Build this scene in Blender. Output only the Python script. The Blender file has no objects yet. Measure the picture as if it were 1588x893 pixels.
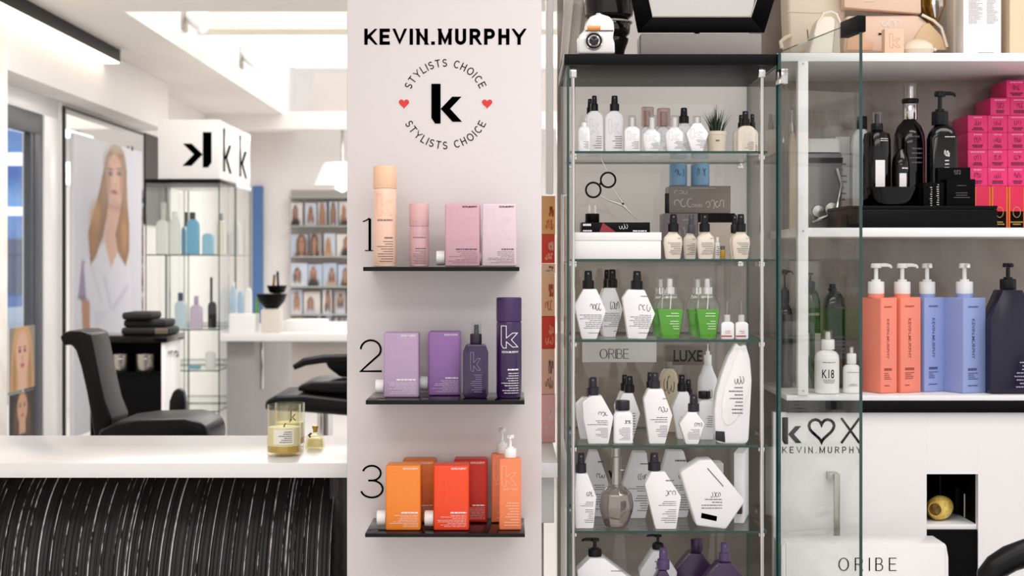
import bpy, bmesh, math, random
import numpy as np
from mathutils import Vector, Matrix, Euler

# ------------------------------------------------------------------ camera, world, lights, exposure
scn = bpy.context.scene
COL = scn.collection
CAMZ, FPX, HOR, VPX = 1.30, 2320.0, 405.0, 794.0
cam_d = bpy.data.cameras.new('camera'); cam = bpy.data.objects.new('camera', cam_d); COL.objects.link(cam)
cam.location = (0, 0, CAMZ); cam.rotation_euler = (math.pi/2, 0, 0)
cam_d.sensor_width = 36.0; cam_d.lens = 36.0*FPX/1588.0
cam_d.shift_y = (HOR-446.5)/1588.0
cam_d.clip_start = 0.05; cam_d.clip_end = 100
cam_d.dof.use_dof = True; cam_d.dof.focus_distance = 3.05; cam_d.dof.aperture_fstop = 6.3
scn.camera = cam
wd = bpy.data.worlds.new('world'); scn.world = wd; wd.use_nodes = True
wd.node_tree.nodes['Background'].inputs[0].default_value = (1.0, 0.99, 0.985, 1)
wd.node_tree.nodes['Background'].inputs[1].default_value = 1.02
def area(name, loc, size, power, col=(1, .988, .98), rot=(0, 0, 0)):
    l = bpy.data.lights.new(name, 'AREA'); l.shape = 'RECTANGLE'; l.size, l.size_y = size; l.energy = power; l.color = col
    o = bpy.data.objects.new(name, l); COL.objects.link(o); o.location = loc; o.rotation_euler = rot; return o
area('ceiling_light_front', (0.0, 1.75, 2.48), (2.4, 0.5), 16)
area('ceiling_light_near', (0.2, 0.2, 2.48), (2.6, 0.6), 27)
area('ceiling_light_shelves', (1.3, 2.6, 2.48), (1.2, 0.5), 12)
area('ceiling_light_salon', (-1.2, 6.0, 2.48), (1.2, 1.2), 44)
area('ceiling_light_back', (-1.0, 11.6, 2.3), (1.2, 1.0), 26)
scn.view_settings.view_transform = 'Standard'; scn.view_settings.look = 'None'
scn.view_settings.gamma = 1.0; scn.view_settings.use_curve_mapping = False
scn.view_settings.exposure = 0.08
scn.cycles.transparent_max_bounces = 32
scn.cycles.max_bounces = 10

# ------------------------------------------------------------------ helpers
def Xp(px, Y): return (px-VPX)*Y/FPX
def Zp(py, Y): return CAMZ+(HOR-py)*Y/FPX
def lin(c):
    if isinstance(c, str): c = tuple(int(c[i:i+2], 16)/255 for i in (0, 2, 4))
    return tuple(x/12.92 if x <= .04045 else ((x+.055)/1.055)**2.4 for x in c)
MATS = {}
def mat(name, col, rough=.5, metal=0., spec=.5, noise=0., scale=40., trans=0., ior=1.45, emit=0., coat=0., bump=0., alpha=1.):
    if name in MATS: return MATS[name]
    m = bpy.data.materials.new(name); m.use_nodes = True; nt = m.node_tree; b = nt.nodes['Principled BSDF']
    c = lin(col); b.inputs['Base Color'].default_value = (*c, 1); b.inputs['Roughness'].default_value = rough
    b.inputs['Metallic'].default_value = metal; b.inputs['Specular IOR Level'].default_value = spec
    b.inputs['Transmission Weight'].default_value = trans; b.inputs['IOR'].default_value = ior
    b.inputs['Coat Weight'].default_value = coat; b.inputs['Alpha'].default_value = alpha
    if emit: b.inputs['Emission Color'].default_value = (*c, 1); b.inputs['Emission Strength'].default_value = emit
    if noise or bump:
        tc = nt.nodes.new('ShaderNodeTexCoord'); n = nt.nodes.new('ShaderNodeTexNoise'); n.inputs['Scale'].default_value = scale; n.inputs['Detail'].default_value = 6
        nt.links.new(tc.outputs['Object'], n.inputs['Vector'])
        if noise:
            mx = nt.nodes.new('ShaderNodeMix'); mx.data_type = 'RGBA'
            mx.inputs[6].default_value = (*[min(1, x*(1+noise)) for x in c], 1); mx.inputs[7].default_value = (*[x*(1-noise) for x in c], 1)
            nt.links.new(n.outputs['Fac'], mx.inputs[0]); nt.links.new(mx.outputs[2], b.inputs['Base Color'])
        if bump:
            bp = nt.nodes.new('ShaderNodeBump'); bp.inputs['Strength'].default_value = bump; bp.inputs['Distance'].default_value = .002
            nt.links.new(n.outputs['Fac'], bp.inputs['Height']); nt.links.new(bp.outputs['Normal'], b.inputs['Normal'])
    MATS[name] = m; return m
def glassmat(name, tint=(.975, .988, .982), base=.03, top=.45, power=5., rough=0.):
    """thin pane: tinted see-through mixed with a sharp reflection that grows at grazing angles"""
    if name in MATS: return MATS[name]
    m = bpy.data.materials.new(name); m.use_nodes = True; nt = m.node_tree; nt.nodes.clear()
    o = nt.nodes.new('ShaderNodeOutputMaterial'); t = nt.nodes.new('ShaderNodeBsdfTransparent'); g = nt.nodes.new('ShaderNodeBsdfGlossy')
    t.inputs[0].default_value = (*tint, 1); g.inputs['Roughness'].default_value = rough
    lw = nt.nodes.new('ShaderNodeLayerWeight'); lw.inputs[0].default_value = .5
    pw = nt.nodes.new('ShaderNodeMath'); pw.operation = 'POWER'; pw.inputs[1].default_value = power
    ma = nt.nodes.new('ShaderNodeMath'); ma.operation = 'MULTIPLY_ADD'; ma.inputs[1].default_value = top; ma.inputs[2].default_value = base
    mx = nt.nodes.new('ShaderNodeMixShader')
    nt.links.new(lw.outputs['Facing'], pw.inputs[0]); nt.links.new(pw.outputs[0], ma.inputs[0]); nt.links.new(ma.outputs[0], mx.inputs[0])
    nt.links.new(t.outputs[0], mx.inputs[1]); nt.links.new(g.outputs[0], mx.inputs[2]); nt.links.new(mx.outputs[0], o.inputs[0])
    MATS[name] = m; return m
def rampmat(name, c1, c2, scale, rough=.4, dist=0., stretch=(1, 1, 1), lo=.4, hi=.6, kind='noise', coat=0.):
    if name in MATS: return MATS[name]
    m = bpy.data.materials.new(name); m.use_nodes = True; nt = m.node_tree; b = nt.nodes['Principled BSDF']
    b.inputs['Roughness'].default_value = rough; b.inputs['Coat Weight'].default_value = coat
    tc = nt.nodes.new('ShaderNodeTexCoord'); mp = nt.nodes.new('ShaderNodeMapping'); mp.inputs['Scale'].default_value = stretch
    if kind == 'noise':
        n = nt.nodes.new('ShaderNodeTexNoise'); n.inputs['Detail'].default_value = 8; n.inputs['Distortion'].default_value = dist
        out = n.outputs['Fac']
    else:
        n = nt.nodes.new('ShaderNodeTexWave'); n.inputs['Distortion'].default_value = dist; n.inputs['Detail'].default_value = 4; out = n.outputs['Fac']
    n.inputs['Scale'].default_value = scale
    r = nt.nodes.new('ShaderNodeValToRGB'); r.color_ramp.elements[0].position = lo; r.color_ramp.elements[1].position = hi
    r.color_ramp.elements[0].color = (*lin(c1), 1); r.color_ramp.elements[1].color = (*lin(c2), 1)
    nt.links.new(tc.outputs['Object'], mp.inputs[0]); nt.links.new(mp.outputs[0], n.inputs['Vector']); nt.links.new(out, r.inputs[0]); nt.links.new(r.outputs[0], b.inputs['Base Color'])
    MATS[name] = m; return m
def vcolmat(name, rough=.45):
    if name in MATS: return MATS[name]
    m = bpy.data.materials.new(name); m.use_nodes = True; nt = m.node_tree; b = nt.nodes['Principled BSDF']
    a = nt.nodes.new('ShaderNodeAttribute'); a.attribute_name = 'Print'; nt.links.new(a.outputs['Color'], b.inputs['Base Color'])
    b.inputs['Roughness'].default_value = rough; MATS[name] = m; return m

class MB:
    def __init__(s): s.v = []; s.f = []; s.m = []; s.cur = 0; s.T = None
    def add(s, vs, fs):
        o = len(s.v)
        if s.T is not None: vs = [tuple(s.T @ Vector(p)) for p in vs]
        s.v += [tuple(p) for p in vs]; s.f += [tuple(i+o for i in f) for f in fs]; s.m += [s.cur]*len(fs); return s
    def box(s, x0, x1, y0, y1, z0, z1):
        return s.add([(x0,y0,z0),(x1,y0,z0),(x1,y1,z0),(x0,y1,z0),(x0,y0,z1),(x1,y0,z1),(x1,y1,z1),(x0,y1,z1)],
                     [(0,3,2,1),(4,5,6,7),(0,1,5,4),(1,2,6,5),(2,3,7,6),(3,0,4,7)])
    def lathe(s, prof, seg=24, c=(0,0), fy=1., rot=0.):
        vs = []; fs = []; n = len(prof)
        for i in range(seg):
            a = 2*math.pi*i/seg+rot
            for r, z in prof: vs.append((c[0]+r*math.cos(a), c[1]+r*math.sin(a)*fy, z))
        for i in range(seg):
            j = (i+1) % seg
            for k in range(n-1): fs.append((i*n+k, j*n+k, j*n+k+1, i*n+k+1))
        if prof[0][0] > 1e-6: fs.append(tuple(i*n for i in reversed(range(seg))))
        if prof[-1][0] > 1e-6: fs.append(tuple(i*n+n-1 for i in range(seg)))
        return s.add(vs, fs)
    def prism(s, pts, y0, y1):
        n = len(pts)
        vs = [(x, y0, z) for x, z in pts]+[(x, y1, z) for x, z in pts]
        a = sum(pts[i][0]*pts[(i+1) % n][1]-pts[(i+1) % n][0]*pts[i][1] for i in range(n))
        f = [tuple(range(n)), tuple(reversed(range(n, 2*n)))]+[((i+1) % n, i, i+n, (i+1) % n+n) for i in range(n)]
        if a < 0: f = [tuple(reversed(q)) for q in f]
        return s.add(vs, f)
    def loft(s, secs, seg=32, n=4.):
        """sections (z, half width, half depth[, exponent]) of a superellipse"""
        vs = []; fs = []
        for sec in secs:
            z, a, b = sec[:3]; e = sec[3] if len(sec) > 3 else n
            for i in range(seg):
                t = 2*math.pi*(i+.5)/seg; c, q = math.cos(t), math.sin(t)
                vs.append((a*math.copysign(abs(c)**(2/e), c), b*math.copysign(abs(q)**(2/e), q), z))
        for k in range(len(secs)-1):
            for i in range(seg):
                j = (i+1) % seg; fs.append((k*seg+i, k*seg+j, (k+1)*seg+j, (k+1)*seg+i))
        fs.append(tuple(reversed(range(seg)))); L = (len(secs)-1)*seg; fs.append(tuple(range(L, L+seg)))
        return s.add(vs, fs)
    def tube(s, pts, r, seg=8, closed=False, flat=1.):
        pts = [Vector(p) for p in pts]; n = len(pts); vs = []; fs = []; up = Vector((0, 1, 0))
        rr = r if isinstance(r, (list, tuple)) else [r]*n
        for i, p in enumerate(pts):
            d = (pts[(i+1) % n]-pts[i-1]) if closed else (pts[min(i+1, n-1)]-pts[max(i-1, 0)])
            d.normalize(); u = up if abs(d.dot(up)) < .9 else Vector((1, 0, 0))
            a = d.cross(u).normalized(); b = d.cross(a).normalized()
            for k in range(seg):
                t = 2*math.pi*k/seg; vs.append(p+(a*math.cos(t)+b*math.sin(t)*flat)*rr[i])
        for i in range(n if closed else n-1):
            j = (i+1) % n
            for k in range(seg):
                q = (k+1) % seg; fs.append((i*seg+k, i*seg+q, j*seg+q, j*seg+k))
        if not closed: fs.append(tuple(reversed(range(seg)))); fs.append(tuple((n-1)*seg+k for k in range(seg)))
        return s.add(vs, fs)
    def ribbon(s, pts, w, y, closed=False):
        """flat stroke in the x-z plane facing -y"""
        n = len(pts); vs = []; fs = []
        for i in range(n):
            a = Vector(pts[i-1] if (i or closed) else pts[0]); c = Vector(pts[(i+1) % n] if (i < n-1 or closed) else pts[-1]); b = Vector(pts[i])
            d1 = (b-a).normalized() if (b-a).length > 1e-9 else (c-b).normalized(); d2 = (c-b).normalized() if (c-b).length > 1e-9 else d1
            t = (d1+d2); t = t.normalized() if t.length > 1e-6 else d1
            nn = Vector((-t.y, t.x)); k = w/2/max(.45, nn.dot(Vector((-d1.y, d1.x))))
            p, q = b+nn*k, b-nn*k; vs += [(p.x, y, p.y), (q.x, y, q.y)]
        for i in range(n if closed else n-1):
            j = (i+1) % n; fs.append((2*i, 2*i+1, 2*j+1, 2*j))
        return s.add(vs, fs)
    def quad(s, x0, x1, z0, z1, y): return s.add([(x0,y,z0),(x1,y,z0),(x1,y,z1),(x0,y,z1)], [(0,1,2,3)])
    def mesh(s, name, mats, bevel=0., seg=2, smooth=True, ang=35):
        me = bpy.data.meshes.new(name); me.from_pydata(s.v, [], s.f)
        for m in mats: me.materials.append(m)
        for p, k in zip(me.polygons, s.m): p.material_index = k
        if bevel:
            bm = bmesh.new(); bm.from_mesh(me); bmesh.ops.recalc_face_normals(bm, faces=bm.faces)
            es = [e for e in bm.edges if len(e.link_faces) == 2 and e.calc_face_angle(0) > math.radians(30)]
            bmesh.ops.bevel(bm, geom=es, offset=bevel, segments=seg, affect='EDGES', profile=.5, clamp_overlap=True)
            bm.to_mesh(me); bm.free()
        if smooth:
            me.polygons.foreach_set('use_smooth', [True]*len(me.polygons)); me.set_sharp_from_angle(angle=math.radians(ang))
        me.update(); return me
def link(name, me, parent=None, loc=(0,0,0), rot=(0,0,0)):
    o = bpy.data.objects.new(name, me); COL.objects.link(o); o.parent = parent; o.location = loc; o.rotation_euler = rot; return o
def part(name, mb, m, parent=None, bevel=0., loc=(0,0,0), rot=(0,0,0), seg=2, smooth=True, ang=35):
    return link(name, mb.mesh(name, m if isinstance(m, (list, tuple)) else [m], bevel, seg, smooth, ang), parent, loc, rot)
def tag(o, label, cat=None, group=None, kind=None):
    o['label'] = label
    if cat: o['category'] = cat
    if group: o['group'] = group
    if kind: o['kind'] = kind
    return o
def thing(name, label, cat, loc=(0,0,0), rot=(0,0,0), group=None):
    o = bpy.data.objects.new(name, None); COL.objects.link(o); o.location = loc; o.rotation_euler = rot; o.empty_display_size = .02
    return tag(o, label, cat, group)
def struct(name, mb, m, label, bevel=0.):
    o = part(name, mb, m, None, bevel); return tag(o, label, kind='structure')
def B(*a): return MB().box(*a)

# text ------------------------------------------------------------------
_T = {}
def textverts(s, offset=0., sx=1.):
    key = (s, offset, sx)
    if key in _T: return _T[key]
    c = bpy.data.curves.new('t', 'FONT'); c.body = s; c.size = 1; c.resolution_u = 3; c.offset = offset; c.space_character = sx
    o = bpy.data.objects.new('t', c); COL.objects.link(o)
    dg = bpy.context.evaluated_depsgraph_get(); me = bpy.data.meshes.new_from_object(o.evaluated_get(dg))
    vs = [(v.co.x, v.co.y) for v in me.vertices]; fs = [tuple(p.vertices) for p in me.polygons]
    bpy.data.objects.remove(o); bpy.data.curves.remove(c); bpy.data.meshes.remove(me)
    _T[key] = (vs, fs); return _T[key]
def textfit(mb, s, x0, x1, z0, z1, y, offset=0., sx=1., flip=False):
    vs, fs = textverts(s, offset, sx)
    if not vs: return mb
    ax, bx = min(v[0] for v in vs), max(v[0] for v in vs); az, bz = min(v[1] for v in vs), max(v[1] for v in vs)
    q = [(x0+(v[0]-ax)/(bx-ax)*(x1-x0), y, z0+(v[1]-az)/(bz-az)*(z1-z0)) for v in vs]
    return mb.add(q, fs)
def klogo_pts(x0, z0, w, h, flip=False):
    """bold k of stem and chevron in a w x h field"""
    st = [(0, 1), (.30, 1), (.30, 0), (.12, 0), (0, .14)]
    ch = [(.305, .37), (.68, .675), (.98, .675), (.61, .372), (1., .045), (.69, .045)]
    r = []
    for pl in (st, ch):
        r.append([((x0+w*(1-a) if flip else x0+w*a), z0+h*b) for a, b in pl])
    return r
def klogo(mb, x0, z0, w, h, y, flip=False, th=.001):
    for pl in klogo_pts(x0, z0, w, h, flip): mb.prism(pl, y-th, y)
    return mb
def koutline(mb, x0, z0, w, h, y, lw):
    st, ch = klogo_pts(x0, z0, w, h)
    o_ = [st[0], st[1], (st[1][0], ch[0][1]+.08*h), ch[1], ch[2], ch[3], ch[4], ch[5], (st[1][0], ch[0][1]-.08*h), st[2], st[3], st[4]]
    out = [(o_[i][0]+(o_[(i+1) % 12][0]-o_[i][0])*j/6, o_[i][1]+(o_[(i+1) % 12][1]-o_[i][1])*j/6) for i in range(12) for j in range(6)]
    return mb.ribbon(out, lw, y, True)
def heart_pts(cx, cz, w, n=28):
    r = []
    for i in range(n):
        t = 2*math.pi*i/n
        r.append((cx+w/32*16*math.sin(t)**3, cz+w/32*(13*math.cos(t)-5*math.cos(2*t)-2*math.cos(3*t)-math.cos(4*t)+2.5)))
    return r
def lines(mb, x0, x1, z0, z1, n, y, seed=0, align='r', R=None, fill=.3):
    """rows of tiny unreadable print, word by word"""
    rnd = random.Random(seed); dz = (z1-z0)/n
    for i in range(n):
        z = z1-(i+.5)*dz; L = (x1-x0)*(rnd.uniform(.45, 1)); a = x1-L if align == 'r' else (x0 if align == 'l' else (x0+x1-L)/2); e = a+L
        while a < e-1e-5:
            w = min(e-a, (x1-x0)*rnd.uniform(.06, .2))
            yy = (lambda x: y if R is None else -math.sqrt(max(1e-9, R*R-x*x))-.0006)
            h = dz*fill/2
            mb.add([(a, yy(a), z-h), (a+w, yy(a+w), z-h), (a+w, yy(a+w), z+h), (a, yy(a), z+h)], [(0,1,2,3)]); a += w+(x1-x0)*.025
    return mb
def scribble(mb, x0, x1, z0, z1, y, lw, seed):
    rnd = random.Random(seed); k = rnd.choice((3, 4))
    for j in range(k):
        a = x0+(x1-x0)*j/k; w = (x1-x0)/k*.85; t0 = rnd.uniform(0, 6); am = rnd.uniform(3.2, 5.2)*(1 if rnd.random() < .5 else -1)
        ry = rnd.uniform(.3, .5)
        mb.ribbon([(a+w/2+w/2*math.cos(t0+am*i/9), (z0+z1)/2+(z1-z0)*ry*math.sin(t0+am*i/9)) for i in range(10)], lw, y)
    return mb
def _arc(cx, cz, rx, rz, a0, a1, n=12): return [(cx+rx*math.cos(math.radians(a0+(a1-a0)*i/n)), cz+rz*math.sin(math.radians(a0+(a1-a0)*i/n))) for i in range(n+1)]
GL = {'K': (.66, [[(0, 0), (0, 1)], [(.62, 1), (.03, .36)], [(.22, .56), (.66, 0)]]), 'E': (.54, [[(0, 0), (0, 1)], [(0, 1), (.54, 1)], [(0, .52), (.48, .52)], [(0, 0), (.54, 0)]]),
      'V': (.74, [[(0, 1), (.37, 0), (.74, 1)]]), 'I': (0, [[(0, 0), (0, 1)]]), 'N': (.62, [[(0, 0), (0, 1)], [(0, 1), (.62, 0)], [(.62, 0), (.62, 1)]]), '.': (.02, [[(0, .0), (.02, .0)]]),
      'M': (.78, [[(0, 0), (0, 1)], [(0, 1), (.39, 0), (.78, 1)], [(.78, 0), (.78, 1)]]), 'U': (.6, [[(0, 1), (0, .32)]+_arc(.3, .3, .3, .3, 180, 360)+[(.6, .32), (.6, 1)]]),
      'R': (.6, [[(0, 0), (0, 1)], [(0, 1), (.34, 1)]+_arc(.34, .75, .24, .25, 90, -90)+[(0, .5)], [(.3, .5), (.6, 0)]]), 'P': (.58, [[(0, 0), (0, 1)], [(0, 1), (.34, 1)]+_arc(.34, .73, .24, .27, 90, -90)+[(0, .46)]]),
      'H': (.6, [[(0, 0), (0, 1)], [(0, .52), (.6, .52)], [(.6, 0), (.6, 1)]]), 'Y': (.7, [[(0, 1), (.35, .45)], [(.7, 1), (.35, .45)], [(.35, 0), (.35, .48)]]),
      'S': (.54, [_arc(.27, .75, .25, .25, 25, 270)+_arc(.27, .25, .27, .25, 80, -155)]), 'T': (.6, [[(0, 1), (.6, 1)], [(.3, 0), (.3, 1)]]), 'L': (.48, [[(0, 1), (0, 0), (.48, 0)]]),
      'C': (.68, [_arc(.38, .5, .38, .5, 48, 312, 18)]), 'O': (.8, [_arc(.4, .5, .4, .5, 0, 348, 29)]), 'B': (.56, [[(0, 0), (0, 1)], [(0, 1), (.3, 1)]+_arc(.3, .76, .2, .24, 90, -90)+[(0, .52)], [(0, .52), (.3, .52)]+_arc(.3, .26, .26, .26, 90, -90)+[(0, 0)]])}
def glyph(mb, ch, x, z, h, lw, y, stress=0.):
    w, strokes = GL[ch]; hh = h-lw
    for q in strokes:
        c = ch == 'O'; p = [Vector((x+lw/2+a*hh, z+lw/2+b*hh)) for a, b in q]
        if not c:
            d0 = (p[0]-p[1]).normalized(); d1 = (p[-1]-p[-2]).normalized(); k = .5 if ch in 'SC' else 1.
            ed = lambda e: not (.02 < e[1] < .98)
            if ed(q[0]) or abs(d0.y) < .1: p[0] = p[0]+d0*lw*(k if abs(d0.x) > .2 and abs(d0.y) > .2 else .5)
            if ed(q[-1]) or abs(d1.y) < .1: p[-1] = p[-1]+d1*lw*(k if abs(d1.x) > .2 and abs(d1.y) > .2 else .5)
        o = len(mb.v); mb.ribbon([tuple(v) for v in p], lw, y, c)
        mb.v[o:] = [(a, b, min(max(e, z), z+h)) for a, b, e in mb.v[o:]]
        if stress and ch in 'OB' and len(q) > 8 or (stress and ch == 'R' and len(q) > 8):
            cx = sum(v.x for v in p)/len(p); mb.ribbon([(cx+(v.x-cx)*(1-stress), v.y) for v in p], lw, y-.00005, c)
            if c: mb.ribbon([(cx+(v.x-cx)*(1-stress*.5), v.y) for v in p], lw, y-.0001, c)
        elif stress and len(q) == 2 and q[0][0] == q[1][0]: mb.ribbon([(v.x+lw*.5, v.y) for v in p], lw, y-.00005)
    return w*hh+lw
def strokefit(mb, s, x0, x1, z0, z1, lw, y, stress=0.):
    h = z1-z0; ws = [GL[c][0]*(h-lw)+lw for c in s]; gap = (x1-x0-sum(ws))/(len(s)-1); x = x0
    for c, w in zip(s, ws): glyph(mb, c, x, z0, h, lw, y, stress); x += w+gap
    return mb
# print painting (vertex colours of a flat printed sheet) ------------------
def inpoly(U, V, pl):
    r = np.zeros(U.shape, bool); n = len(pl)
    for i in range(n):
        (x1, y1), (x2, y2) = pl[i], pl[(i+1) % n]
        if y1 == y2: continue
        c = ((y1 > V) != (y2 > V)) & (U < (x2-x1)*(V-y1)/(y2-y1)+x1); r ^= c
    return r
class Paint:
    def __init__(s, nx, ny, bg):
        u = np.linspace(0, 1, nx); v = np.linspace(0, 1, ny); s.U, s.V = np.meshgrid(u, v); s.nx, s.ny = nx, ny
        s.C = np.ones((ny, nx, 3))*np.array(lin(bg))
    def mix(s, m, col):
        m = np.clip(m, 0, 1)[..., None]; s.C = s.C*(1-m)+np.array(lin(col))*m; return s
    def poly(s, pl, col, blur=1, k=1.):
        m = inpoly(s.U, s.V, pl).astype(float)
        for _ in range(blur):
            p = np.pad(m, 1, mode='edge'); m = (p[1:-1, 1:-1]*2+p[:-2, 1:-1]+p[2:, 1:-1]+p[1:-1, :-2]+p[1:-1, 2:])/6
        return s.mix(m*k, col)
    def ell(s, cx, cy, rx, ry, col, soft=.15, k=1.):
        d = np.sqrt(((s.U-cx)/rx)**2+((s.V-cy)/ry)**2); return s.mix(np.clip((1+soft/2-d)/soft, 0, 1)*k, col)
    def sheet(s, name, w, h, parent, m, loc=(0,0,0), rot=(0,0,0)):
        vs = [(w*u, 0, h*v) for v in np.linspace(0, 1, s.ny) for u in np.linspace(0, 1, s.nx)]
        fs = [(j*s.nx+i, j*s.nx+i+1, (j+1)*s.nx+i+1, (j+1)*s.nx+i) for j in range(s.ny-1) for i in range(s.nx-1)]
        me = bpy.data.meshes.new(name); me.from_pydata(vs, [], fs); me.materials.append(m)
        at = me.color_attributes.new('Print', 'FLOAT_COLOR', 'POINT')
        c = np.ones((s.ny*s.nx, 4), np.float32); c[:, :3] = s.C.reshape(-1, 3); at.data.foreach_set('color', c.ravel()); me.update()
        return link(name, me, parent, loc, rot)

# ------------------------------------------------------------------ materials
M_wall = mat('painted_wall', 'F0EBE8', .6, noise=.03, scale=6, bump=.05)
M_pillar = mat('pillar_paint', 'DED7D8', .55, noise=.015, scale=5, bump=.04)
M_ceil = mat('ceiling_paint', 'EEE8E2', .7, noise=.02, scale=4)
M_white = mat('white_laminate', 'F2F0F0', .25, noise=.01)
M_whitep = mat('white_plastic', 'F4F3F2', .32)
M_black = mat('black_satin', '030304', .4, spec=.16)
M_blackg = mat('black_gloss', '030304', .08, spec=.3)
M_blackm = mat('black_matte', '030304', .6, spec=.1)
M_cap = mat('charcoal_cap', '0F0E12', .38, spec=.35)
M_capp = mat('plum_cap', '221C2A', .35)
M_ink = mat('black_ink', '020202', .9, spec=0.)
M_inkg = mat('grey_ink', '68646A', .7, spec=.1)
M_inkw = mat('white_ink', 'F0ECEC', .5)
M_red = mat('red_vinyl', 'D8362B', .45)
M_leather = mat('black_leather', '060608', .36, spec=.28, noise=.15, scale=60, bump=.15)
M_chrome = mat('chrome', 'D8D6D4', .14, 1.)
M_steel = mat('brushed_steel', 'B4B0AA', .3, 1., noise=.1, scale=80)
M_gold = mat('gold', 'B8904A', .22, 1.)
M_mirror = mat('mirror_silver', 'E8EAEA', .02, 1.)
M_glass = glassmat('clear_glass')
M_door_glass = glassmat('door_glass', (.945, .962, .952), .03, .22, 4.)
M_shelf_glass = glassmat('shelf_glass', (.965, .982, .975), .04, .45, 4.)
M_edge = mat('glass_edge_green', '0E3B34', .12, coat=.5)
M_clear = glassmat('clear_plastic', (.93, .92, .93), .07, .7, 3., .08)
M_wbottle = mat('white_bottle', 'F1F0F2', .3)
M_cream = mat('cream_bottle', 'E6DACB', .35)
M_print = vcolmat('printed_sheet')
M_marble = rampmat('greige_marble', '82756C', 'A99D93', 3.0, .22, 1.8, lo=.3, hi=.7, coat=.25)
M_floor = mat('grey_floor', 'D2CECB', .35, noise=.06, scale=3)
M_grey = mat('grey_panel', 'B8B1AE', .5)
# ------------------------------------------------------------------ the room
struct('floor', B(-2.7, 3.2, -1.2, 13.4, -.05, 0), M_floor, 'pale grey floor of the salon')
c = B(-2.7, 3.2, -1.2, 7.2, 2.5, 2.56); c.box(-2.7, -1.865, 7.2, 13.2, 2.5, 2.56); c.box(.9, 3.2, 7.2, 13.2, 2.5, 2.56)
struct('ceiling', c, M_ceil, 'flat off-white ceiling around the bright recess')
c = MB(); c.box(-1.925, -1.865, 7.2, 12.9, 2.56, 2.96); c.box(-1.865, .9, 7.14, 7.2, 2.56, 2.96); c.box(.9, .96, 7.2, 12.5, 2.56, 2.96)
struct('trim_1', c, M_white, 'white side walls of the ceiling recess')
struct('trim_2', B(-1.86, .9, 8.85, 9.1, 2.673, 2.93), mat('cream_beam', 'EFE5D8', .6), 'cream cross beam inside the ceiling recess')
struct('trim_3', B(-2.5, .9, 12.2, 12.5, 2.38, 2.52), M_wall, 'white beam below the far end of the recess')
struct('trim_4', B(-1.64, .9, 12.40, 12.48, 2.521, 2.86), M_grey, 'grey bulkhead panel above the far beam')
sk = thing('skylight', 'bright white luminous panel filling the ceiling recess', 'skylight', (-.48, 9.8, 2.93))
part('diffuser', B(-1.38, 1.38, -2.6, 2.7, 0, .01), mat('skylight_glow', 'FFFDF8', .5, emit=1.7), sk)
part('frame', B(-1.4, 1.4, -2.62, 2.72, .0105, .03), M_white, sk)
M_stone = rampmat('cream_stone', 'EDE4DA', 'F4EFE9', 7, .55, .6)
struct('wall_left', B(-2.7, -2.32, -1.2, 6.88, 0, 2.5), M_stone, 'cream stone-textured wall beside the window')
c = B(-2.7, -2.32, 6.88, 10.1, 2.18, 2.5); struct('trim_5', c, M_wall, 'white soffit over the window and mirror', .003)
struct('wall_window', B(-2.7, -2.5, 8.25, 13.2, 0, 2.5), M_wall, 'white wall behind the tall mirror')
struct('wall_far', B(-2.7, 3.2, 13.2, 13.4, 0, 3.0), M_wall, 'white far wall of the salon')
w = MB(); w.box(-2.56, -2.5, 6.88, 8.25, 2.08, 2.18); w.box(-2.56, -2.49, 7.97, 8.25, 0, 2.08)
wn = struct('window_1', w, M_white, 'white-framed window beside the mirror', .003)
f = MB(); f.box(-2.55, -2.5, 6.88, 7.97, 1.97, 2.08); f.box(-2.55, -2.5, 7.84, 7.97, 0.1, 1.97); f.box(-2.55, -2.5, 6.88, 7.97, 0.0, .1); f.box(-2.545, -2.505, 7.79, 7.84, .1, 1.97)
part('window_frame', f, mat('anthracite_frame', '4B4E55', .4), wn, .003)
part('pane', B(-2.53, -2.522, 6.88, 7.79, .1, 1.97), M_glass, wn)
# outside: a facade with the blue of dusk light put into its colour
nb = thing('neighbour_building', 'facade tinted with blue dusk light, across the street through the window', 'building', (-4.6, 13.8, -.0))
part('wall', B(-1.2, 1.1, 0, .3, 0, 4.5), rampmat('dusk_tinted_facade', '3F6FC0', '7FB0F0', 1.2, .6, .5), nb)
for k, (x0, x1, z0, z1) in enumerate(((-.05, .4, 2.18, 2.3), (-.1, .4, 1.72, 1.8), (-.2, .12, 1.0, 1.5))):
    wi = part('window', B(x0, x1, -.04, -.005, z0, z1), mat('reflection_glow', 'EAF0FA', .3, emit=.7) if k < 2 else mat('dark_window', '4A5A80', .2), nb)  # first two bars glow to imitate white reflections in the glass; third is dark
part('awning', MB().prism([(-1.1, .62), (1.0, .72), (1.0, .95), (-1.1, .8)], -.5, -.05), mat('pale_awning', 'B9CBE6', .5), nb)
part('car_roof', MB().loft([(.05, .9, .3), (.4, .9, .3), (.58, .7, .25)], 20), mat('green_grey', '5B6A58', .4), nb, loc=(0, -.5, 0))
# back wall behind the display shelves
struct('wall_back', B(.115, 3.2, 3.8, 3.9, 0, 2.5), M_marble, 'greige marble-patterned wall behind the product shelves')
struct('trim_6', B(.13, .6, 3.785, 3.7995, 1.30, 2.5), M_wall, 'white upper panel behind the glass cabinet', .002)
c = B(.085, .105, 3.79, 3.81, 1.47, 2.5); struct('trim_8', B(-2.4995, -2.485, 10.14, 10.85, 1.55, 2.17), mat('gap_shade_sheet', '1B1817', .5), 'added dark sheet standing for the shaded gap between mirror and sign box')  # added sheet, the shade of the gap is put into its dark colour
struct('trim_7', c, M_white, 'slim white upright between pillar and glass cabinet', .004)

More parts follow.
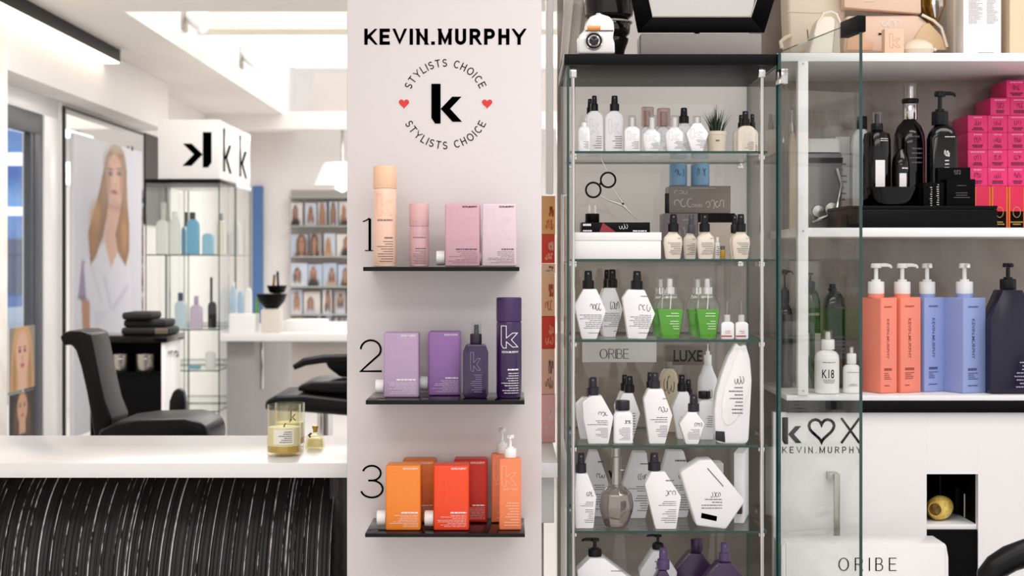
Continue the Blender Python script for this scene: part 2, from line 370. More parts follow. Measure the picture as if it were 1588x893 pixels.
# ------------------------------------------------------------------ pillar with lettering
PY = 3.0
pil = struct('wall_pillar', B(Xp(538, PY), Xp(840, PY), PY, PY+.12, 0, 2.5), M_pillar, 'pale pinkish pillar carrying lettering and three black shelves', .002)
def px_part(name, mb, m, parent): return part(name, mb, m, parent, smooth=False)
YF = PY-.0008
t = MB(); strokefit(t, 'KEVIN.MURPHY', Xp(565, PY), Xp(814.5, PY), Zp(69.5, PY), Zp(44.5, PY), 5.2*PY/FPX, YF); px_part('brand_lettering', t, M_ink, pil)['label'] = 'bold black brand lettering'
klg = MB(); x0, x1, z0, z1 = Xp(669, PY), Xp(716.5, PY), Zp(191.5, PY), Zp(130, PY); klogo(klg, x0, z0, x1-x0, z1-z0, YF+.0007)
px_part('logo_letter', klg, M_ink, pil)['label'] = 'bold black k in the round emblem'
for hx in (626.5, 755.5):
    h = MB(); h.prism(heart_pts(Xp(hx, PY), Zp(161.5, PY), 16*PY/FPX), YF-.0002, YF+.0006); px_part('heart', h, M_red, pil)
def arc_text(s, cx, cy, r, a0, a1, h, top):
    mb = MB(); ws = []
    for ch in s:
        if ch == ' ': ws.append(.36); continue
        ws.append((GL[ch][0]*.88+.12)*.7+.12)
    tot = sum(ws); a = 0
    for ch, w in zip(s, ws):
        t = (a+w/2-.065)/(tot-.13); a += w
        if ch == ' ': continue
        ang = math.radians(a0+(a1-a0)*t)
        g_ = MB(); glyph(g_, ch, 0, 0, .7, .085, 0); vs = [(p_[0], p_[2]) for p_ in g_.v]; fs = g_.f; mx = (min(v[0] for v in vs)+max(v[0] for v in vs))/2
        sc = h/.70; rot = ang-math.pi/2 if top else ang+math.pi/2; q = []
        for vx, vz in vs:
            lx, lz = (vx-mx)*sc, (vz-.35)*sc
            q.append((Xp(cx, PY)+r*math.cos(ang)+lx*math.cos(rot)-lz*math.sin(rot), YF, Zp(cy, PY)+r*math.sin(ang)+lx*math.sin(rot)+lz*math.cos(rot)))
        mb.add(q, fs)
    return mb
sP = PY/FPX
px_part('arc_lettering', arc_text('STYLISTS CHOICE', 691, 161.5, 64*sP, 157, 24, 12.0*sP, True), M_ink, pil)
px_part('arc_lettering', arc_text('STYLISTS CHOICE', 691, 161.5, 64*sP, 205, 335, 12.0*sP, False), M_ink, pil)
def PP(pts): return [(Xp(a, PY), Zp(b, PY)) for a, b in pts]
d1 = MB(); d1.ribbon(PP([(573.5, 339), (573.5, 388)]), 4*sP, YF); d1.ribbon(PP([(562.5, 343.5), (566, 342.5), (570, 340.5), (573, 337.8)]), 1.8*sP, YF); d1.ribbon(PP([(566, 388.5), (579, 388.5)]), 1.4*sP, YF)
px_part('numeral', d1, M_ink, pil)['label'] = 'thin black numeral 1'
d2 = MB(); arc = [(575+15.5*math.cos(math.radians(a)), 542-14.5*math.sin(math.radians(a))) for a in range(178, -46, -14)]
d2.ribbon(PP(arc+[(572, 564), (559.5, 575.5), (592, 575.5)]), 2.9*sP, YF); px_part('numeral', d2, M_ink, pil)['label'] = 'thin black numeral 2'
d3 = MB(); u1 = [(576.5+14*math.cos(math.radians(a)), 733.5-11.5*math.sin(math.radians(a))) for a in range(165, -91, -15)]
u2 = [(576.5+17*math.cos(math.radians(a)), 758-13.2*math.sin(math.radians(a))) for a in range(90, -171, -15)]
d3.ribbon(PP(u1), 2.9*sP, YF); d3.ribbon(PP([(571, 744.9), (578, 744.9)]), 2.9*sP, YF); d3.ribbon(PP(u2), 2.9*sP, YF-.0001); px_part('numeral', d3, M_ink, pil)['label'] = 'thin black numeral 3'

# ------------------------------------------------------------------ black shelves on the pillar
SY = 2.83
SH = {}
for k, (x0, x1, y0, y1, lab) in enumerate(((563, 805.5, 413.8, 420.3, 'black wall shelf on the pillar under the pink bottles, beside the 1'),
                               (567, 813.5, 620.5, 627.2, 'black wall shelf on the pillar under the purple bottles, beside the 2'),
                               (566, 814, 827, 833, 'black wall shelf on the pillar under the orange bottles, beside the 3'))):
    zt, zb = Zp(y0, SY), Zp(y1, SY); SH[k+1] = zt
    t = thing('wall_shelf', lab, 'shelf', (Xp((x0+x1)/2, SY), PY, zb), group='black shelves on the pillar')
    hw = (x1-x0)/2*SY/FPX
    part('board', B(-hw, hw, SY-PY, 0, 0, zt-zb), M_blackg, t, .0008)

# ------------------------------------------------------------------ bottle kit
def capkit(t, kind, cx, w, z0, z1, m, cy=0., d=1, m2=None, rot=0.):
    """closures: spray head, round cap, pump, clear over-cap, dropper"""
    r = w/2; h = z1-z0
    if kind == 'cyl':
        part('cap', MB().lathe([(r*.96, z0), (r, z0+.001), (r, z1-.002), (r*.93, z1), (0, z1)], 24, (cx, cy)), m, t)
    elif kind == 'spray':
        zc = z0+h*.47
        part('collar', MB().lathe([(r*.9, z0), (r, z0+h*.03), (r*.98, zc-.001), (r*.9, zc), (r*.3, zc)], 24, (cx, cy)), m, t)
        a = MB().loft([(zc+.0002, r*.7, r*.7, 2.4), (zc+h*.3, r*.66, r*.66, 2.6), (z1-h*.04, r*.62, r*.62, 2.6), (z1, r*.52, r*.5, 2.4)], 20)
        a.v = [(x+cx, y+cy, z) for x, y, z in a.v]; q = part('nozzle', a, m, t)
        part('orifice', B(cx-r*.14, cx+r*.14, cy-r*.72, cy-r*.6, z1-h*.2, z1-h*.12), mat('grey_orifice', '77747C', .4), q)
    elif kind == 'pump':
        zc = z0+h*.40; zh = z1-h*.16
        part('collar', MB().lathe([(r*.97, z0), (r, z0+.001), (r, zc-.002), (r*.9, zc), (r*.55, zc), (r*.55, zc+h*.07), (r*.28, zc+h*.07)], 24, (cx, cy)), m, t)
        part('pump_stem', MB().lathe([(r*.26, zc+h*.071), (r*.24, zh-.0005)], 16, (cx, cy)), m2 or m, t)
        hd = MB().lathe([(r*.62, zh), (r*.66, zh+h*.03), (r*.62, z1-h*.02), (r*.5, z1)], 20, (cx, cy))
        if d: hd.tube([(cx+d*r*.3, cy, zh+h*.09), (cx+d*r*1.2, cy, zh+h*.1), (cx+d*r*1.75, cy, zh+h*.07), (cx+d*r*1.9, cy, zh+h*.0)], [r*.24, r*.24, r*.2, r*.15], 10)
        else: hd.tube([(cx, cy-r*.3, zh+h*.08), (cx, cy-r*1.6, zh+h*.06)], [r*.3, r*.2], 10)
        part('pump_head', hd, m2 or m, t)
    elif kind == 'sleeve':
        part('actuator', MB().lathe([(r*.55, z0), (r*.5, z0+h*.8), (r*.35, z0+h*.82)], 16, (cx, cy)), m2 or M_whitep, t)
        part('clear_cap', MB().lathe([(r, z0+.0003), (r, z1-.001), (r*.9, z1), (0, z1)], 24, (cx, cy)), m, t)
    elif kind == 'dropper':
        part('collar', MB().lathe([(r, z0), (r, z0+h*.32), (r*.7, z0+h*.33)], 20, (cx, cy)), m2 or m, t)
        part('dropper_tip', MB().lathe([(r*.45, z0+h*.335), (r*.3, z0+h*.6), (r*.22, z1)], 14, (cx, cy)), m, t)
COFFIN = [(-.24, 0), (.24, 0), (.5, .64), (.17, 1), (-.17, 1), (-.5, .64)]
def rr_body(hw, hd, H, sh=.0, neck=None, n=5.):
    s = [(0, hw*.92, hd*.9, n), (.0015, hw, hd, n)]
    zs = H-sh if sh else H-.002
    s += [(zs, hw, hd, n)]
    if sh: s += [(H-sh*.45, hw*.86, hd*.9, n*.7), (H-sh*.12, (neck or hw*.5)*1.25, (neck or hd*.6)*1.15, 2.6), (H, neck or hw*.5, neck or hd*.6, 2.2)]
    else: s += [(H, hw*.96, hd*.95, n)]
    return MB().loft(s, 32)
def bottle(name, label, cat, Y, zb, x0, x1, yt, shape, m, cap=None, dep=None, tilt=0., rz=0., group=None, pr=None, ink=None, seed=1, bev=.002, lift=0.):
    """Y = depth of the front face, x0..x1 / yt = extent of the body, cap = list of (kind, x0, x1, ytop, ybottom, material[, dir, material2])"""
    s = Y/FPX; w = (x1-x0)*s; xc = (x0+x1)/2; H = Zp(yt, Y)-zb; dep = dep or w*.55
    t = thing(name, label, cat, (Xp(xc, Y), Y+dep/2, zb+.0004+lift), (0, math.radians(tilt), math.radians(rz)), group)
    R = None
    if isinstance(shape, list) and min(a for a, b in shape) < -.01:
        part('body', MB().prism([(a*w, b*H) for a, b in shape], -dep/2, dep/2), m, t, bev, ang=25)
    elif shape == 'box': part('body', B(-w/2, w/2, -dep/2, dep/2, 0, H), m, t, bev, seg=3)
    elif shape == 'rect': part('body', rr_body(w/2, dep/2, H, H*.16, w*.24, 6.), m, t)
    elif shape == 'square': part('body', rr_body(w/2, dep/2, H, H*.06, w*.2, 9.), m, t)
    elif shape == 'taper':
        part('body', MB().loft([(0, w*.36, dep*.36, 4), (H*.04, w*.4, dep*.4, 4), (H*.62, w*.5, dep*.5, 4), (H*.8, w*.47, dep*.47, 3.4), (H*.93, w*.28, dep*.3, 2.6), (H, w*.22, w*.22, 2.2)], 32), m, t)
    else:
        R = w/2; part('body', MB().lathe([(r*R, z*H) for r, z in shape], 32), m, t)
    for c in cap or ():
        kind, cx0, cx1, cyt, cyb, cm = c[:6]
        capkit(t, kind, ((cx0+cx1)/2-xc)*s, (cx1-cx0)*s, Zp(cyb, Y)-zb, Zp(cyt, Y)-zb, cm, 0, c[6] if len(c) > 6 else 1, c[7] if len(c) > 7 else None)
    if pr:
        mb = MB(); y = -dep/2-.0005
        for j, p in enumerate(pr):
            k, a0, a1, b0, b1 = p[:5]; a0, a1, b0, b1 = a0*w, a1*w, b0*H, b1*H
            if k == 'l': lines(mb, a0, a1, b0, b1, p[5], y, seed*7+j, p[6] if len(p) > 6 else 'r', R)
            elif k == 's': scribble(mb, a0, a1, b0, b1, y, s*(p[5] if len(p) > 5 else .9), seed*5+j)
            elif k == 't':
                o0 = len(mb.v); textfit(mb, p[5], a0, a1, b0, b1, y, p[6] if len(p) > 6 else 0.)
                if R: mb.v[o0:] = [(a_, -math.sqrt(max(1e-9, R*R-a_*a_))-.0006, c_) for a_, b_, c_ in mb.v[o0:]]
            elif k == 'k': kb = MB(); koutline(kb, a0, b0, a1-a0, b1-b0, y, s*.7); part('embossed_k', kb, mat('emboss_pale', 'D9D6D8', .4) if not ink else ink, t, smooth=False)
            elif k == 'q': mb.quad(a0, a1, b0, b1, y)
        if mb.v: part('label_print', mb, ink or M_inkg, t, smooth=False)['kind'] = 'stuff'
    return t
RND = [(.9, 0), (1, .02), (1, .72), (.9, .86), (.45, .97), (.4, 1), (0, 1)]
CAN = [(.93, 0), (1, .012), (1, .76), (.97, .765), (.97, .772), (1, .775), (1, .985), (.96, 1), (0, 1)]

# ------------------------------------------------------------------ products on the pillar
def km_bottle(label, Y, zb, x0, x1, yt, col, capx=None, ink=None, seed=1, dep=.052, group=None, kcol=None):
    """flat rectangular bottle whose round cap sticks out low on the left"""
    s = Y/FPX; w = (x1-x0)*s; H = Zp(yt, Y)-zb; xc = (x0+x1)/2
    m = mat('bottle_'+col, col, .36)
    t = thing('shampoo_bottle', label, 'bottle', (Xp(xc, Y), Y+dep/2, zb+.0004), group=group)
    part('body', B(-w/2, w/2, -dep/2, dep/2, 0, H), m, t, .0035, seg=3)
    if capx:
        c0, c1, cy0, cy1 = capx; r = (cy1-cy0)/2*s; zc = Zp((cy0+cy1)/2, Y)-zb
        mb = MB(); L = (c1-c0)*s; mb.lathe([(r*.5, -.001), (r*.5, .0015), (r, .0016), (r, L-.002), (r*.93, L), (0, L)], 24); mb.v = [(-w/2-z, y, zc+x) for x, y, z in mb.v]
        part('cap', mb, M_whitep, t)
    y = -dep/2-.0005
    b = MB(); textfit(b, 'KEVIN.MURPHY', .0*w, .43*w, .935*H, .965*H, y, .02); part('brand_lettering', b, ink or M_ink, t, smooth=False)
    p = MB(); koutline(p, -.36*w, .42*H, .7*w, .5*H, y, s*.75); part('embossed_k', p, mat('emboss_'+col, kcol or col, .2), t, smooth=False)
    p = MB(); lines(p, -.2*w, .43*w, .255*H, .295*H, 1, y, seed, fill=.55); lines(p, -.4*w, .43*w, .05*H, .245*H, 8, y, seed+9, fill=.22); part('label_print', p, ink or M_inkg, t, smooth=False)
    return t
g1 = 'pink products on the first pillar shelf'; Z1 = SH[1]; Z2 = SH[2]; Z3 = SH[3]
def can(label, Y, zb, x0, x1, yt, col, ycap, capcol, ink, group, big_k=False, seed=3):
    s = Y/FPX; R = (x1-x0)/2*s; H = Zp(yt, Y)-zb; zc = Zp(ycap, Y)-zb
    t = thing('hairspray_can', label, 'spray can', (Xp((x0+x1)/2, Y), Y+R, zb+.0004), group=group)
    part('body', MB().lathe([(R*.9, 0), (R*.97, .001), (R*.97, .006), (R, .0075), (R, zc-.004), (R*.95, zc-.0005), (0, zc-.0005)], 32), mat('can_'+col, col, .3, 0, coat=.3), t)
    part('cap', MB().lathe([(R*.97, zc), (R, zc+.001), (R, H-.003), (R*.95, H), (0, H)], 32), mat('cancap_'+capcol, capcol, .42), t)
    p = MB(); textfit(p, 'KEVIN.MURPHY', -.55*R, .75*R, .45*H, .47*H, -R-.0004, .02); p.v = [(x, -math.sqrt(max(1e-9, R*R-x*x))-.0006, z) for x, y, z in p.v]; part('brand_lettering', p, ink, t, smooth=False)
    p = MB(); lines(p, -.6*R, .75*R, .04*H, .26*H, 9, 0, seed, 'r', R, .28); lines(p, -.45*R, .75*R, .27*H, .30*H, 1, 0, seed+1, 'r', R, .5)
    part('label_print', p, ink, t, smooth=False)
    k = MB(); koutline(k, -.6*R, .5*H, 1.3*R, .22*H, 0, s*1.0); k.v = [(x, -math.sqrt(max(1e-9, R*R-x*x))-.0006, z) for x, y, z in k.v]
    part('outlined_k', k, M_inkw if big_k else mat('emboss_'+col, col, .2), t, smooth=False)
    return t
can('tall peach hairspray can at the left end of the first pillar shelf', 2.895, Z1, 577, 613.5, 257, 'F6CDB6', 292, 'F8C9A9', M_inkg, g1)
can('short pink spray can between the peach can and mauve bottle', 2.90, Z1, 633.5, 664.5, 315.5, 'D9AFB3', 350.5, 'DFB3B4', M_inkg, g1, seed=5)
km_bottle('mauve-pink flat bottle right of the short pink spray can', 2.885, Z1, 690, 744, 316, 'D2A6B3', (676, 690, 389, 411.5), seed=2, group=g1, kcol='D9B2BE')
km_bottle('pale pink flat bottle at the right end of the first pillar shelf', 2.885, Z1, 747.5, 801, 316, 'E2CAD5', (732.5, 747, 389, 411.5), seed=4, group=g1, kcol='E9D6DF')
g2 = 'purple products on the second pillar shelf'
km_bottle('lilac flat bottle next to the numeral 2', 2.88, Z2, 595, 649, 516, 'B79BBB', (581, 595, 590, 612), M_inkw, 6, group=g2, kcol='BEA5C2')
km_bottle('medium purple flat bottle right of the lilac bottle', 2.925, Z2, 664, 714, 514.5, '9A6FAE', (651, 664, 585, 607), M_inkw, 7, group=g2, kcol='A680B8')
M_aub = mat('aubergine_bottle', '2C1340', .14, coat=.5)
bottle('spray_bottle', 'dark purple spray bottle with clear cap between purple bottle and tall can', 'bottle', 2.865, Z2, 718, 757, 534,
       [(-.42, 0), (.42, 0), (.5, .06), (.5, .86), (.38, 1), (-.38, 1), (-.5, .86), (-.5, .06)], M_aub, [('cyl', 728.5, 747, 518.5, 533.8, M_capp), ('sleeve', 731, 746, 501, 518.3, M_clear, 1, M_capp)], .035, pr=[('l', -.25, .25, .1, .45, 9, 'r'), ('k', -.2, .2, .5, .85)], ink=mat('violet_ink', '8A76A0', .5), group=g2, bev=.0025)
can('tall dark purple hairspray can at the right end of the second shelf', 2.865, Z2, 769.5, 809, 462, '32164A', 499, '3F2455', M_inkw, g2, True, 8)
g3 = 'orange and red products on the third pillar shelf'
km_bottle('light orange flat bottle in front next to the numeral 3', 2.857, Z3, 598, 652, 722, 'F2882F', (583, 598, 795, 819), M_inkw, 10, group=g3, kcol='F59A4A')
km_bottle('darker orange flat bottle behind the light orange one', 2.945, Z3, 624, 675, 713.5, 'E87A2C', None, M_inkw, 11, .05, g3, 'F08F48')
km_bottle('bright orange-red flat bottle in front at mid shelf', 2.857, Z3, 672.5, 727, 722, 'F24A20', (657.5, 672.5, 795, 820), M_inkw, 12, group=g3, kcol='F4623C')
km_bottle('deep red flat bottle behind the orange-red one', 2.945, Z3, 704, 755.5, 713, 'D2280F', (752.5, 756.5, 777, 797) and None, M_inkw, 13, .05, g3, 'E0452E')
M_sal = mat('salmon_bottle', 'F3875A', .36)
def peach_pump(label, Y, x0, x1, yt, cx0, cx1, ct, cb, mc, seed, d):
    return bottle('pump_bottle', label, 'bottle', Y, Z3, x0, x1, yt, 'box', M_sal, [('pump', cx0, cx1, ct, cb, mc, d)], .042, pr=[('l', -.3, .4, .05, .4, 9), ('t', -.32, .38, .56, .59, 'KEVIN.MURPHY', .01), ('k', -.38, .3, .62, .9)], ink=mat('salmon_ink', 'F8C3A4', .4), group=g3, seed=seed, bev=.003)
peach_pump('salmon pump bottle in front at the right end of the third shelf', 2.862, 774, 808, 712, 782, 801, 676, 711.5, M_whitep, 21, 0)
peach_pump('salmon pump bottle standing behind another salmon pump bottle', 2.945, 762, 794, 705.5, 770, 787, 665, 705, mat('milky_plastic', 'E4E1E0', .25), 22, 0)
# ------------------------------------------------------------------ reception counter
CZ = .875
ct = thing('reception_counter', 'white reception counter with a front of black fabric strips', 'counter', (-.6, 3.4, 0))
part('worktop', B(-1.0, .696, -.25, .25, CZ-.031, CZ), M_white, ct, .0015)
part('carcass', B(-1.0, .2, .075, .24, 0, CZ-.0315), M_blackm, ct)
part('end_panel', B(.56, .69, -.2, .2, .74, CZ-.0315), M_white, ct, .002)
part('end_leg', B(.58, .67, -.1, .2, 0, .7395), M_grey, ct, .002)
part('wood_panel', B(.2005, .3, -.12, .24, 0, CZ-.0315), rampmat('dark_wood', '120E0C', '3A2E26', 14, .5, 3., (1, 1, 3), kind='wave'), ct)
rnd = random.Random(4)
M_rib = [rampmat('black_ribbon_%d' % i, a, b, 30+9*i, .55, .8, (1, 1, .25), .35, .7) for i, (a, b) in enumerate((('040405', '100F11'), ('080809', '1B191B'), ('030304', '0A090A')))]
M_thr = [rampmat('white_thread_%d' % i, '161516', 'DAD4D0', 34+26*i, .6, .8, (.4, .4, .35), .36+.05*i, .54+.05*i) for i in range(3)]
def strip(x, w, lift, m, name, z1=None, z0=.0, amp=.004, ph=0.):
    prof = []; R = .29
    for i in range(13):
        a = math.pi/2*i/12; prof.append((3.455-R*math.sin(a)-lift*math.sin(a), .836-R*(1-math.cos(a))+lift*math.cos(a)*.6))
    for z in (.5, .3, 0.): prof.append((3.165-lift, z))
    vs = []; fs = []
    for i, (y, z) in enumerate(prof):
        dx = amp*math.sin(z*9+ph)
        for q, dy in ((-.5, .003), (0, -.0022), (.5, .003)):
            vs.append((x+dx+q*w+.6, y+dy-3.4, z))
    for i in range(len(prof)-1):
        for k in range(2): fs.append((i*3+k, i*3+k+1, (i+1)*3+k+1, (i+1)*3+k))
    me = bpy.data.meshes.new(name); me.from_pydata(vs, [], [tuple(reversed(f)) for f in fs]); me.materials.append(m)
    me.polygons.foreach_set('use_smooth', [True]*len(me.polygons)); me.update(); return link(name, me, ct)
x = -1.56; i = 0
while x < -.392:
    w = rnd.uniform(.0065, .0105)
    strip(x+w/2, w*1.25, rnd.uniform(0, .008), rnd.choice(M_rib), 'fabric_strip', amp=.003, ph=x*9)
    if i % 3 == 1 or rnd.random() < .22: strip(x+w*1.0, rnd.choice((.0012, .0015, .0019, .0026, .0034)), .0085, rnd.choice(M_thr), 'white_thread', amp=.003, ph=x*9)
    x += w; i += 1
part('backing', MB().prism([(-.11, 0), (.13, 0), (.13, .836), (.05, .836), (-.06, .80), (-.11, .70)], 0, 1) if False else B(-.6, .2, -.1, .0745, 0, .54), M_blackm, ct)
def candle(label, xc, Y, wpx, top, k):
    s = Y/FPX; R = wpx/2*s; H = Zp(top, Y)-CZ
    t = thing('candle_glass', label, 'candle', (Xp(xc, Y), Y+R, CZ+.0005), group='scented candles on the counter')
    part('glass', MB().lathe([(R*.94, 0), (R, .002), (R, H), (R*.96, H), (R*.96, .008), (0, .008)], 36), glassmat('candle_glass', (.99, .985, .91), .05, .5, 3.), t)
    part('wax', MB().lathe([(R*.95, .022), (R*.95, H*.56), (0, H*.55)], 32), mat('pale_wax', 'F7F1CE', .5), t)
    part('liquid_wax', MB().lathe([(R*.95, .0085), (R*.95, .0215), (0, .0215)], 32), mat('amber_wax', 'C9A43C', .15), t)
    part('wick', MB().tube([(0, 0, H*.55), (.001, 0, H*.6), (.004, 0, H*.63)], .0012, 6), M_blackm, t)
    p = MB(); n = 8
    a0, a1 = (-.5, .75) if not k else (-.9, .3)
    cv = lambda a, z: (R*1.004*math.sin(a), -R*1.004*math.cos(a), z)
    if not k:
        vs = []; 
        for j in range(n+1): a = a0+(a1-a0)*j/n; vs += [cv(a, H*.24), cv(a, H*.54)]
        p.add(vs, [(2*j, 2*j+2, 2*j+3, 2*j+1) for j in range(n)]); lb = part('paper_label', p, mat('paper', 'F4EFE2', .6), t)
        q = MB(); lines(q, -R*.35, R*.6, H*.27, H*.51, 6, 0, 31, 'r', R*1.012, .35); part('label_print', q, M_inkg, lb, smooth=False)
    else:
        q = MB(); textfit(q, 'k', R*.2, R*.55, H*.62, H*.86, 0, -.01); q.v = [(x_, -math.sqrt(R*R*1.02-x_*x_), z) for x_, y, z in q.v]; part('letter', q, M_ink, t, smooth=False)
    return t
candle('yellow candle in glass with paper label, nearer on the counter', 436.5, 3.24, 53, 630, False)
candle('yellow candle in glass marked k, behind the labelled candle', 446, 3.40, 47, 627, True)
s = 3.38/FPX
t = thing('perfume_bottle', 'small pale yellow glass bottle with gold top beside the candles', 'bottle', (Xp(487, 3.38), 3.40, CZ+.0005))
part('body', MB().loft([(0, .021, .012), (.003, .022, .013), (.028, .017, .011), (.036, .006, .006)], 20, 6), glassmat('perfume_glass', (.98, .95, .78), .08, .6, 3.), t)
part('perfume', MB().loft([(.003, .018, .0105), (.022, .015, .0095)], 16, 6), mat('perfume_liquid', 'F3E7B8', .2), t)
part('cap', MB().lathe([(.005, .0365), (.005, .044), (.007, .0445), (.007, .051), (0, .052)], 16), M_gold, t)
part('ribbon', MB().tube([(-.008, -.004, .034), (-.014, -.006, .03), (-.01, -.008, .026)], .0025, 6), M_capp, t)

# ------------------------------------------------------------------ glass display cabinet
def slab(x0, x1, y0, y1, z0, z1, thin):
    """glass sheet, its narrow faces get the green edge material (index 1)"""
    mb = B(x0, x1, y0, y1, z0, z1); ax = {'x': (3, 5), 'y': (2, 4), 'z': (0, 1)}[thin]
    mb.m = [0 if k in ax else 1 for k in range(6)]; return mb
CX0, CX1, CY0, CY1 = .115, .544, 3.07, 3.45
cab = thing('glass_cabinet', 'tall glass display cabinet with black top right of the pillar', 'display cabinet', ((CX0+CX1)/2, (CY0+CY1)/2, 0))
ox, oy = (CX0+CX1)/2, (CY0+CY1)/2; hx, hy = (CX1-CX0)/2, (CY1-CY0)/2
ZT0, ZT1 = Zp(101, CY0), Zp(84, CY0)
part('top_board', B(-hx-.008, hx+.008, -hy-.003, hy, ZT0, ZT1), M_black, cab, .0015)
part('base_board', B(-hx-.008, hx+.008, -hy, hy, 0, .06), M_black, cab, .0015)
for sx in (-1, 1):
    part('side_glass', slab(sx*hx-.0025, sx*hx+.0025, -hy, hy, .0605, ZT0-.0005, 'x'), [M_glass, M_edge], cab)
part('back_glass', slab(-hx+.004, hx-.004, hy-.005, hy, .0605, ZT0-.0005, 'y'), [M_glass, M_edge], cab)
SHY = {}
SF = 3.10
for n, py in enumerate((236, 403.5, 528.5, 692, 825), 1):
    z = Zp(py, SF); SHY[n] = z+.0025
    sh = part('glass_shelf', slab(-hx+.006, hx-.015, SF-oy, hy-.008, z-.0025, z+.0025, 'z'), [M_shelf_glass, M_edge], cab)
    for sx, yy in ((-1, -hy+.06), (1, -hy+.06), (-1, hy-.03), (1, hy-.03)):
        xx = -hx+.014 if sx < 0 else hx-.022
        part('shelf_clip', B(xx-.006, xx+.006, yy-.006, yy+.006, z-.014, z-.0027), M_chrome, sh, .001)
SHY[6] = .545; 
part('glass_shelf', slab(-hx+.006, hx-.015, SF-oy, hy-.008, .54, .545, 'z'), [M_shelf_glass, M_edge], cab)
for px in (888.5, 1180):
    part('support_rod', MB().lathe([(.004, .0605), (.004, ZT0-.0225)], 14, (Xp(px, 3.11)-ox, 3.11-.011-oy)), M_chrome, cab)
    part('corner_bracket', B(Xp(px, 3.11)-ox-.007, Xp(px, 3.11)-ox+.007, 3.092-oy, 3.106-oy, ZT0-.022, ZT0-.0005), M_chrome, cab, .001)
# open glass door
P0, P1 = Vector((.5475, 3.062)), Vector((Xp(1335, 2.65), 2.65)); L = (P1-P0).length
dr = part('glass_door', slab(0, L, -.003, .003, .08, 1.728, 'y'), [M_door_glass, M_edge], cab, loc=(P0.x-ox, P0.y-oy, 0), rot=(0, 0, math.atan2(P1.y-P0.y, P1.x-P0.x)))
part('door_pull', B(L-.075, L+.004, -.008, .008, 1.706, 1.735), M_black, dr, .001)
part('hinge', B(-.004, .03, -.007, .007, 1.66, 1.69), M_chrome, dr, .001)

SC = {n: (lambda Y, n=n: Y) for n in SHY}
# ---- shelf 1
z = SHY[1]; G = 'white bottles on the top glass shelf'
kp = [('k', -.3, .25, .45, .8), ('l', -.1, .4, .1, .42, 6)]
def cb(lab, Y, sh, x0, x1, yt, shape, caps, m=None, pr=kp, seed=1, dep=None, tilt=0., group=None, name='white_bottle', ink=None, lift=0., rz=0.):
    return bottle(name, lab, 'bottle', Y, SHY[sh], x0, x1, yt, shape, m or M_wbottle, caps, dep, tilt, rz, group, pr, ink, seed, lift=lift)
M_frost = glassmat('frosted_cap', (.9, .88, .88), .12, .6, 2.5, .25)
M_rosec = glassmat('rose_clear_cap', (.80, .68, .66), .10, .6, 2.5, .1)
cb('white bottle with tall black spray cap, left end of top glass shelf', 3.17, 1, 909, 936, 172, 'rect', [('spray', 916, 928, 148, 171.8, M_cap)], seed=1, group=G)
cb('white bottle half hidden behind the leftmost black-capped bottle', 3.25, 1, 907, 931, 178, 'rect', [('spray', 910, 920, 153, 177.8, M_cap)], seed=2, group=G)
cb('small capless white bottle at the front left of top glass shelf', 3.115, 1, 897, 915, 196, 'rect', [('cyl', 902, 910, 190, 195.9, M_whitep)], seed=3, group=G)
cb('white bottle with tall black spray cap, second from the left', 3.17, 1, 938, 967.5, 172, 'rect', [('spray', 946, 961, 148, 171.8, M_cap)], seed=4, group=G)
cb('small white bottle with frosted cap right of the two black-capped ones', 3.125, 1, 968.5, 993, 196, 'rect', [('sleeve', 974.5, 987, 179, 195.8, M_frost)], seed=5, group=G)
cb('small rounded white bottle with frosted cap near the middle of top shelf', 3.112, 1, 997, 1025, 200, 'taper', [('sleeve', 1004.5, 1019, 178, 199.8, M_frost)], seed=6, group=G)
cb('white bottle with pinkish clear cap behind, left of the pair', 3.25, 1, 994, 1015, 196, 'rect', [('sleeve', 994.5, 1014.5, 166, 195.8, M_rosec, 1, M_rosec)], seed=7, group=G)
cb('white bottle with pinkish clear cap behind, right of the pair', 3.25, 1, 1018, 1040, 196, 'rect', [('sleeve', 1019, 1040, 168, 195.8, M_rosec, 1, M_rosec)], seed=8, group=G)
cb('white bottle with frosted cap left of the small hexagonal bottle', 3.115, 1, 1032, 1061, 197, 'taper', [('sleeve', 1040, 1054, 179, 196.8, M_frost)], seed=9, group=G)
cb('black-capped white bottle behind the small hexagonal bottle', 3.23, 1, 1050, 1073, 191, 'rect', [('spray', 1053.5, 1069, 167, 190.8, M_cap)], seed=10, group=G)
cb('small white hexagonal bottle beside the grass plant', 3.112, 1, 1064, 1099, 191, COFFIN, [('sleeve', 1076, 1088, 179.5, 190.8, M_frost)], seed=11, group=G)
cb('cream bottle with black spray cap at the right end of top shelf', 3.16, 1, 1144, 1172, 195, 'rect', [('spray', 1150, 1164, 172, 194.8, M_cap)], M_cream, seed=12, group=G, name='cream_bottle')
cb('cream bottle behind on the left of the right-end cream bottle', 3.24, 1, 1137, 1158, 201, 'rect', [('spray', 1145, 1155, 178, 200.8, M_cap)], M_cream, seed=13, group=G, name='cream_bottle')
cb('cream bottle behind on the right of the right-end cream bottle', 3.24, 1, 1160, 1176, 201, 'rect', [('spray', 1163, 1172, 177, 200.8, M_cap)], M_cream, seed=14, group=G, name='cream_bottle')
Y = 3.14; s = Y/FPX
t = thing('potted_grass', 'artificial green grass tuft in a cream pot on top glass shelf', 'plant', (Xp(1113, Y), Y+.022, z+.0004))
H = Zp(203, Y)-z; r0 = 16.5*s
part('pot', MB().lathe([(r0*.78, 0), (r0*.8, .002), (r0*.95, H-.008), (r0, H-.0075), (r0, H), (r0*.88, H), (r0*.86, H-.006), (0, H-.006)], 28), mat('cream_pot', 'DCCDBB', .55), t)
